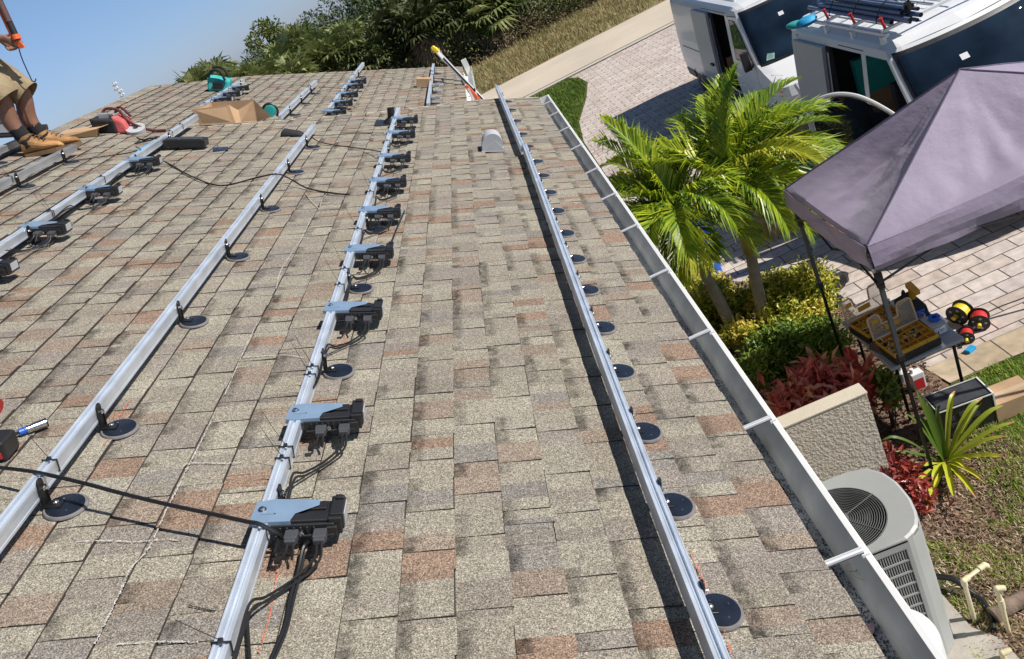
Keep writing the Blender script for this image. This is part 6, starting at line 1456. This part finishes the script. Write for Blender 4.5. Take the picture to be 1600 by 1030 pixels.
b = MB(); b.tube(catmull([(-.10, -.09, .17), (-.05, -.10, .25), (.05, -.10, .24), (.10, -.10, .13)], 6), .016, 7); b.tube(catmull([(-.10, .06, .17), (-.05, .06, .27), (.06, .06, .25), (.11, .06, .13)], 6), .016, 7); b.bx(-.06, .06, -.112, -.10, .03, .11); b.build('handle', 'black_f', t, True)
t = rthing('teal_reel', 'teal tape measure reel with a black rim right of the big carton', 'reel', 424, 186, 0); b = MB(); b.tube([(0, -.03, .075), (0, .03, .075)], .055, 18); b.build('reel_body', 'teal', t, True)
b = MB(); b.tube([V((0, 0, .075))+V((.072*math.cos(a), 0, .072*math.sin(a))) for a in [rad(-40+k*14) for k in range(17)]], .012, 6); b.build('reel_rim', 'black_p', t, True)
# impact driver with socket at the left edge
t = rthing('impact_driver', 'red and black impact driver at the left edge of the roof', 'power tool', -4, 712, 0)
b = MB(); b.bx(-.06, .055, -.045, .045, .005, .075); b.build('battery', 'black_p', t, False, .010, seg=3)
b = MB(); b.bx(-.05, .045, -.0475, -.0455, .018, .04); b.build('battery_stripe', 'red', t); b = MB(); b.bx(-.045, .03, -.0475, -.0455, .045, .06); b.build('battery_print', 'grey_p', t)
b = MB(); b.tube([(-.02, .02, .07), (-.07, .05, .17)], .022, 12); b.tube([(-.17, .07, .19), (-.01, .05, .16)], .034, 14); b.build('driver_body', 'black_p', t, True)
b = MB(); b.tube([(-.04, .055, .166), (.02, .045, .152)], .030, 14); b.build('nose_ring', 'red', t, True)
t = rthing('socket_extension', 'silver socket with blue and red collar lying beside the impact driver', 'tool', 30, 680, 0)
a, c = V(rv(0, 690, .02)+(0,)), V(rv(74, 662, .02)+(0,)); t.matrix_world = roof_frame(a.x, a.y, 0, 0, .0); dd = c-a
b = MB(); b.tube([V((0, 0, .026)), dd*.45+V((0, 0, .026))], .0055, 8); b.build('shaft', 'black_m', t, True)
b = MB(); b.tube([dd*.02+V((0, 0, .026)), dd*.18+V((0, 0, .026))], .011, 10); b.build('red_collar', 'red', t, True); b = MB(); b.tube([dd*.40+V((0, 0, .026)), dd*.58+V((0, 0, .026))], .0125, 12); b.build('blue_collar', 'blue', t, True)
b = MB(); b.tube([dd*.57+V((0, 0, .026)), dd*.70+V((0, 0, .026)), dd*.71+V((0, 0, .026)), dd*.98+V((0, 0, .026))], [.013, .013, .0155, .0155], 14); b.build('socket', 'chrome', t, True)
b = MB(); b.tube([dd*.975+V((0, 0, .026)), dd*1.0+V((0, 0, .026))], .0165, 14); b.build('socket_ring', 'black_m', t, True)
# cables over the roof
def cable(lab, pts, r_=.0055, name='cable'):
    P = [rp(*rv(px, py, h_), h_) for px, py, h_ in pts]; b = MB(); b.tube(catmull(P, 8), r_, 7); return tag(b.build(name, 'cable', None, True), lab, 'cable', 'black cables draped over the roof')
cable('thick black cable from the impact driver to the nearest microinverter', [(-40, 728, .06), (10, 732, .09), (50, 737, .105), (75, 742, .110), (130, 755, .110), (190, 771, .108), (260, 788, .108), (330, 803, .110), (385, 815, .112), (405, 819, .112), (430, 832, .09), (446, 842, .06)], .0060)
cable('black cable swinging from the left rail over the bare rail to the chalk line', [(237, 243, .10), (262, 255, .02), (300, 276, .02), (345, 290, .02), (400, 278, .06), (432, 272, .108), (452, 279, .06), (480, 294, .02), (520, 302, .02), (546, 304, .02)], .0055)
cable('black cable from the top of the bare rail to the middle rail', [(486, 214, .105), (500, 222, .03), (530, 228, .02), (570, 233, .03), (600, 238, .08)], .0045)
cable('thin cable along the upper end of the bare rail to the middle rail', [(486, 212, .03), (520, 211, .012), (560, 208, .012), (600, 208, .02)], .003)
cable('dark cable running from the left frame edge over the dull rail to the left rail', [(-10, 275, .03), (25, 268, .108), (60, 258, .05), (100, 253, .02), (150, 246, .015), (195, 240, .03), (220, 234, .105)], .0045)
cable('black cable hanging from the nearest microinverter towards the bottom of the photo', [(500, 841, .05), (488, 846, .05), (474, 855, .04), (466, 890, .02), (455, 930, .016), (446, 975, .016), (432, 1010, .016), (410, 1060, .016)], .0055)
cable('second black cable beside it below the nearest microinverter', [(505, 843, .05), (490, 850, .045), (477, 862, .03), (468, 900, .018), (458, 940, .016), (447, 985, .016), (428, 1030, .016), (414, 1060, .016)], .0045)
cable('short black lead hanging beside the middle rail at the bottom of the photo', [(386, 925, .05), (385, 950, .03), (387, 990, .02), (390, 1040, .02)], .005)
cable('dark lead standing up beside the fifth and sixth microinverters', [(632, 330, .02), (622, 352, .06), (612, 378, .08)], .0055)
cable('thin wire crossing the far roof beside the bare far rail', [(498, 137, .02), (530, 138, .012), (540, 139, .012)], .003)
b = MB(); b.tube(catmull([rp(-.875, 4.83, .013), rp(-.95, 5.0, .014), rp(-1.02, 5.2, .014)], 4), .0025, 5)
tag(b.build('string', 'straw', None, True), 'thin pale string end by the chalk line', 'string')
# ladder at the far eave, downpipe bend and orange vest behind the rake
lad = thing('ladder', 'extension ladder with yellow end caps leaning at the far gutter', 'ladder', (0, 0, 0))
A0, B0 = atY(681, 78, 11.0), atY(757, 158, 10.4); dl = B0-A0; B1 = A0+dl*(A0.z/(A0.z-B0.z))*.985
hd2 = (A0-CAM); hd2.z = 0; sdv = hd2.normalized()*.36+V((-.02, 0, 0))
for k in (0, 1):
    b = MB(); b.tube([A0+sdv*k, B1+sdv*k], .030, 4); o = b.build('side_rail', 'alu' if k else 'white_paint', lad)
    b = MB(); b.tube([A0+sdv*k-dl.normalized()*.02, A0+sdv*k+dl.normalized()*.06], .034, 6); b.build('end_cap', 'yellow2', o)
b = MB(); b.tube([A0+dl*.16+V((0, -.031, .0)), A0+dl*.98+V((0, -.031, .0))], .014, 4); b.build('warning_strip', 'black_p', lad)
for k in range(1, 18): b = MB(); P = A0.lerp(B1, k/18); b.tube([P, P+sdv], .014, 6); b.build('rung', 'alu', lad)
fg = thing('far_gutter', 'white gutter end at the eave of the far roof by the ladder', 'gutter', (0, 0, 0)); fe = rp(FAR_EAVE_V, 0, 0, FARD)
b = MB(); extr(b, [(x+fe.x, z+fe.z) for x, z in prof0] if 'prof0' in globals() else [(fe.x-.018, fe.z-.028), (fe.x-.018, fe.z-.14), (fe.x+.08, fe.z-.14), (fe.x+.12, fe.z-.05)], 8.35, 12.5); b.build('gutter_trough', 'gut_white', fg)
b = MB(); extr(b, [(fe.x+.124, fe.z-.042), (fe.x+.124, fe.z-.06), (fe.x+.084, fe.z-.144), (fe.x-.02, fe.z-.144)], 8.35, 12.5); b.build('gutter_face', 'gut_white', fg)
b = MB(); b.bx(fe.x+.02, fe.x+.10, 12.40, 12.48, fe.z-.14, fe.z+.10); b.build('upstand', 'gut_white', fg)
q = atY(738, 143, 9.6); vt = thing('orange_vest', 'orange cloth with a white stripe hanging by the ladder', 'cloth', q)
b = MB(); b.hull8([V((-.03, -.02, -.14)), V((.055, -.02, -.14)), V((.055, .02, -.14)), V((-.03, .02, -.14))], [V((-.06, -.02, .10)), V((-.015, -.02, .10)), V((-.015, .02, .10)), V((-.06, .02, .10))]); b.build('cloth_body', 'orange', vt, False, .01)
b = MB(); b.bx(-.04, -.015, -.026, -.021, -.14, .06); b.build('stripe', 'white_paint', vt)
# antenna behind the ridge
q0, q1 = atY(192, 152, 9.6), atY(176, 128, 9.6); an = thing('antenna', 'small white antenna cluster sticking up behind the ridge', 'antenna', (q0.x, q0.y, q0.z-1.2))
b = MB(); b.tube([(0, 0, 0), (0, 0, 1.2+q1.z-q0.z)], .008, 6); b.build('mast', 'alu_dull', an)
b = MB()
for k, (dx, w) in enumerate(((.0, .035), (.012, .03), (-.012, .028), (.006, .03))): z_ = 1.22+k*.045; b.tube([(dx-w, 0, z_), (dx+w, 0, z_+.01)], .013, 7); b.blob((dx, 0, z_), .018, .015, .020)
b.build('element', mat('antenna_white', (.7, .72, .74), .6, 0, .1, 9), an, True)
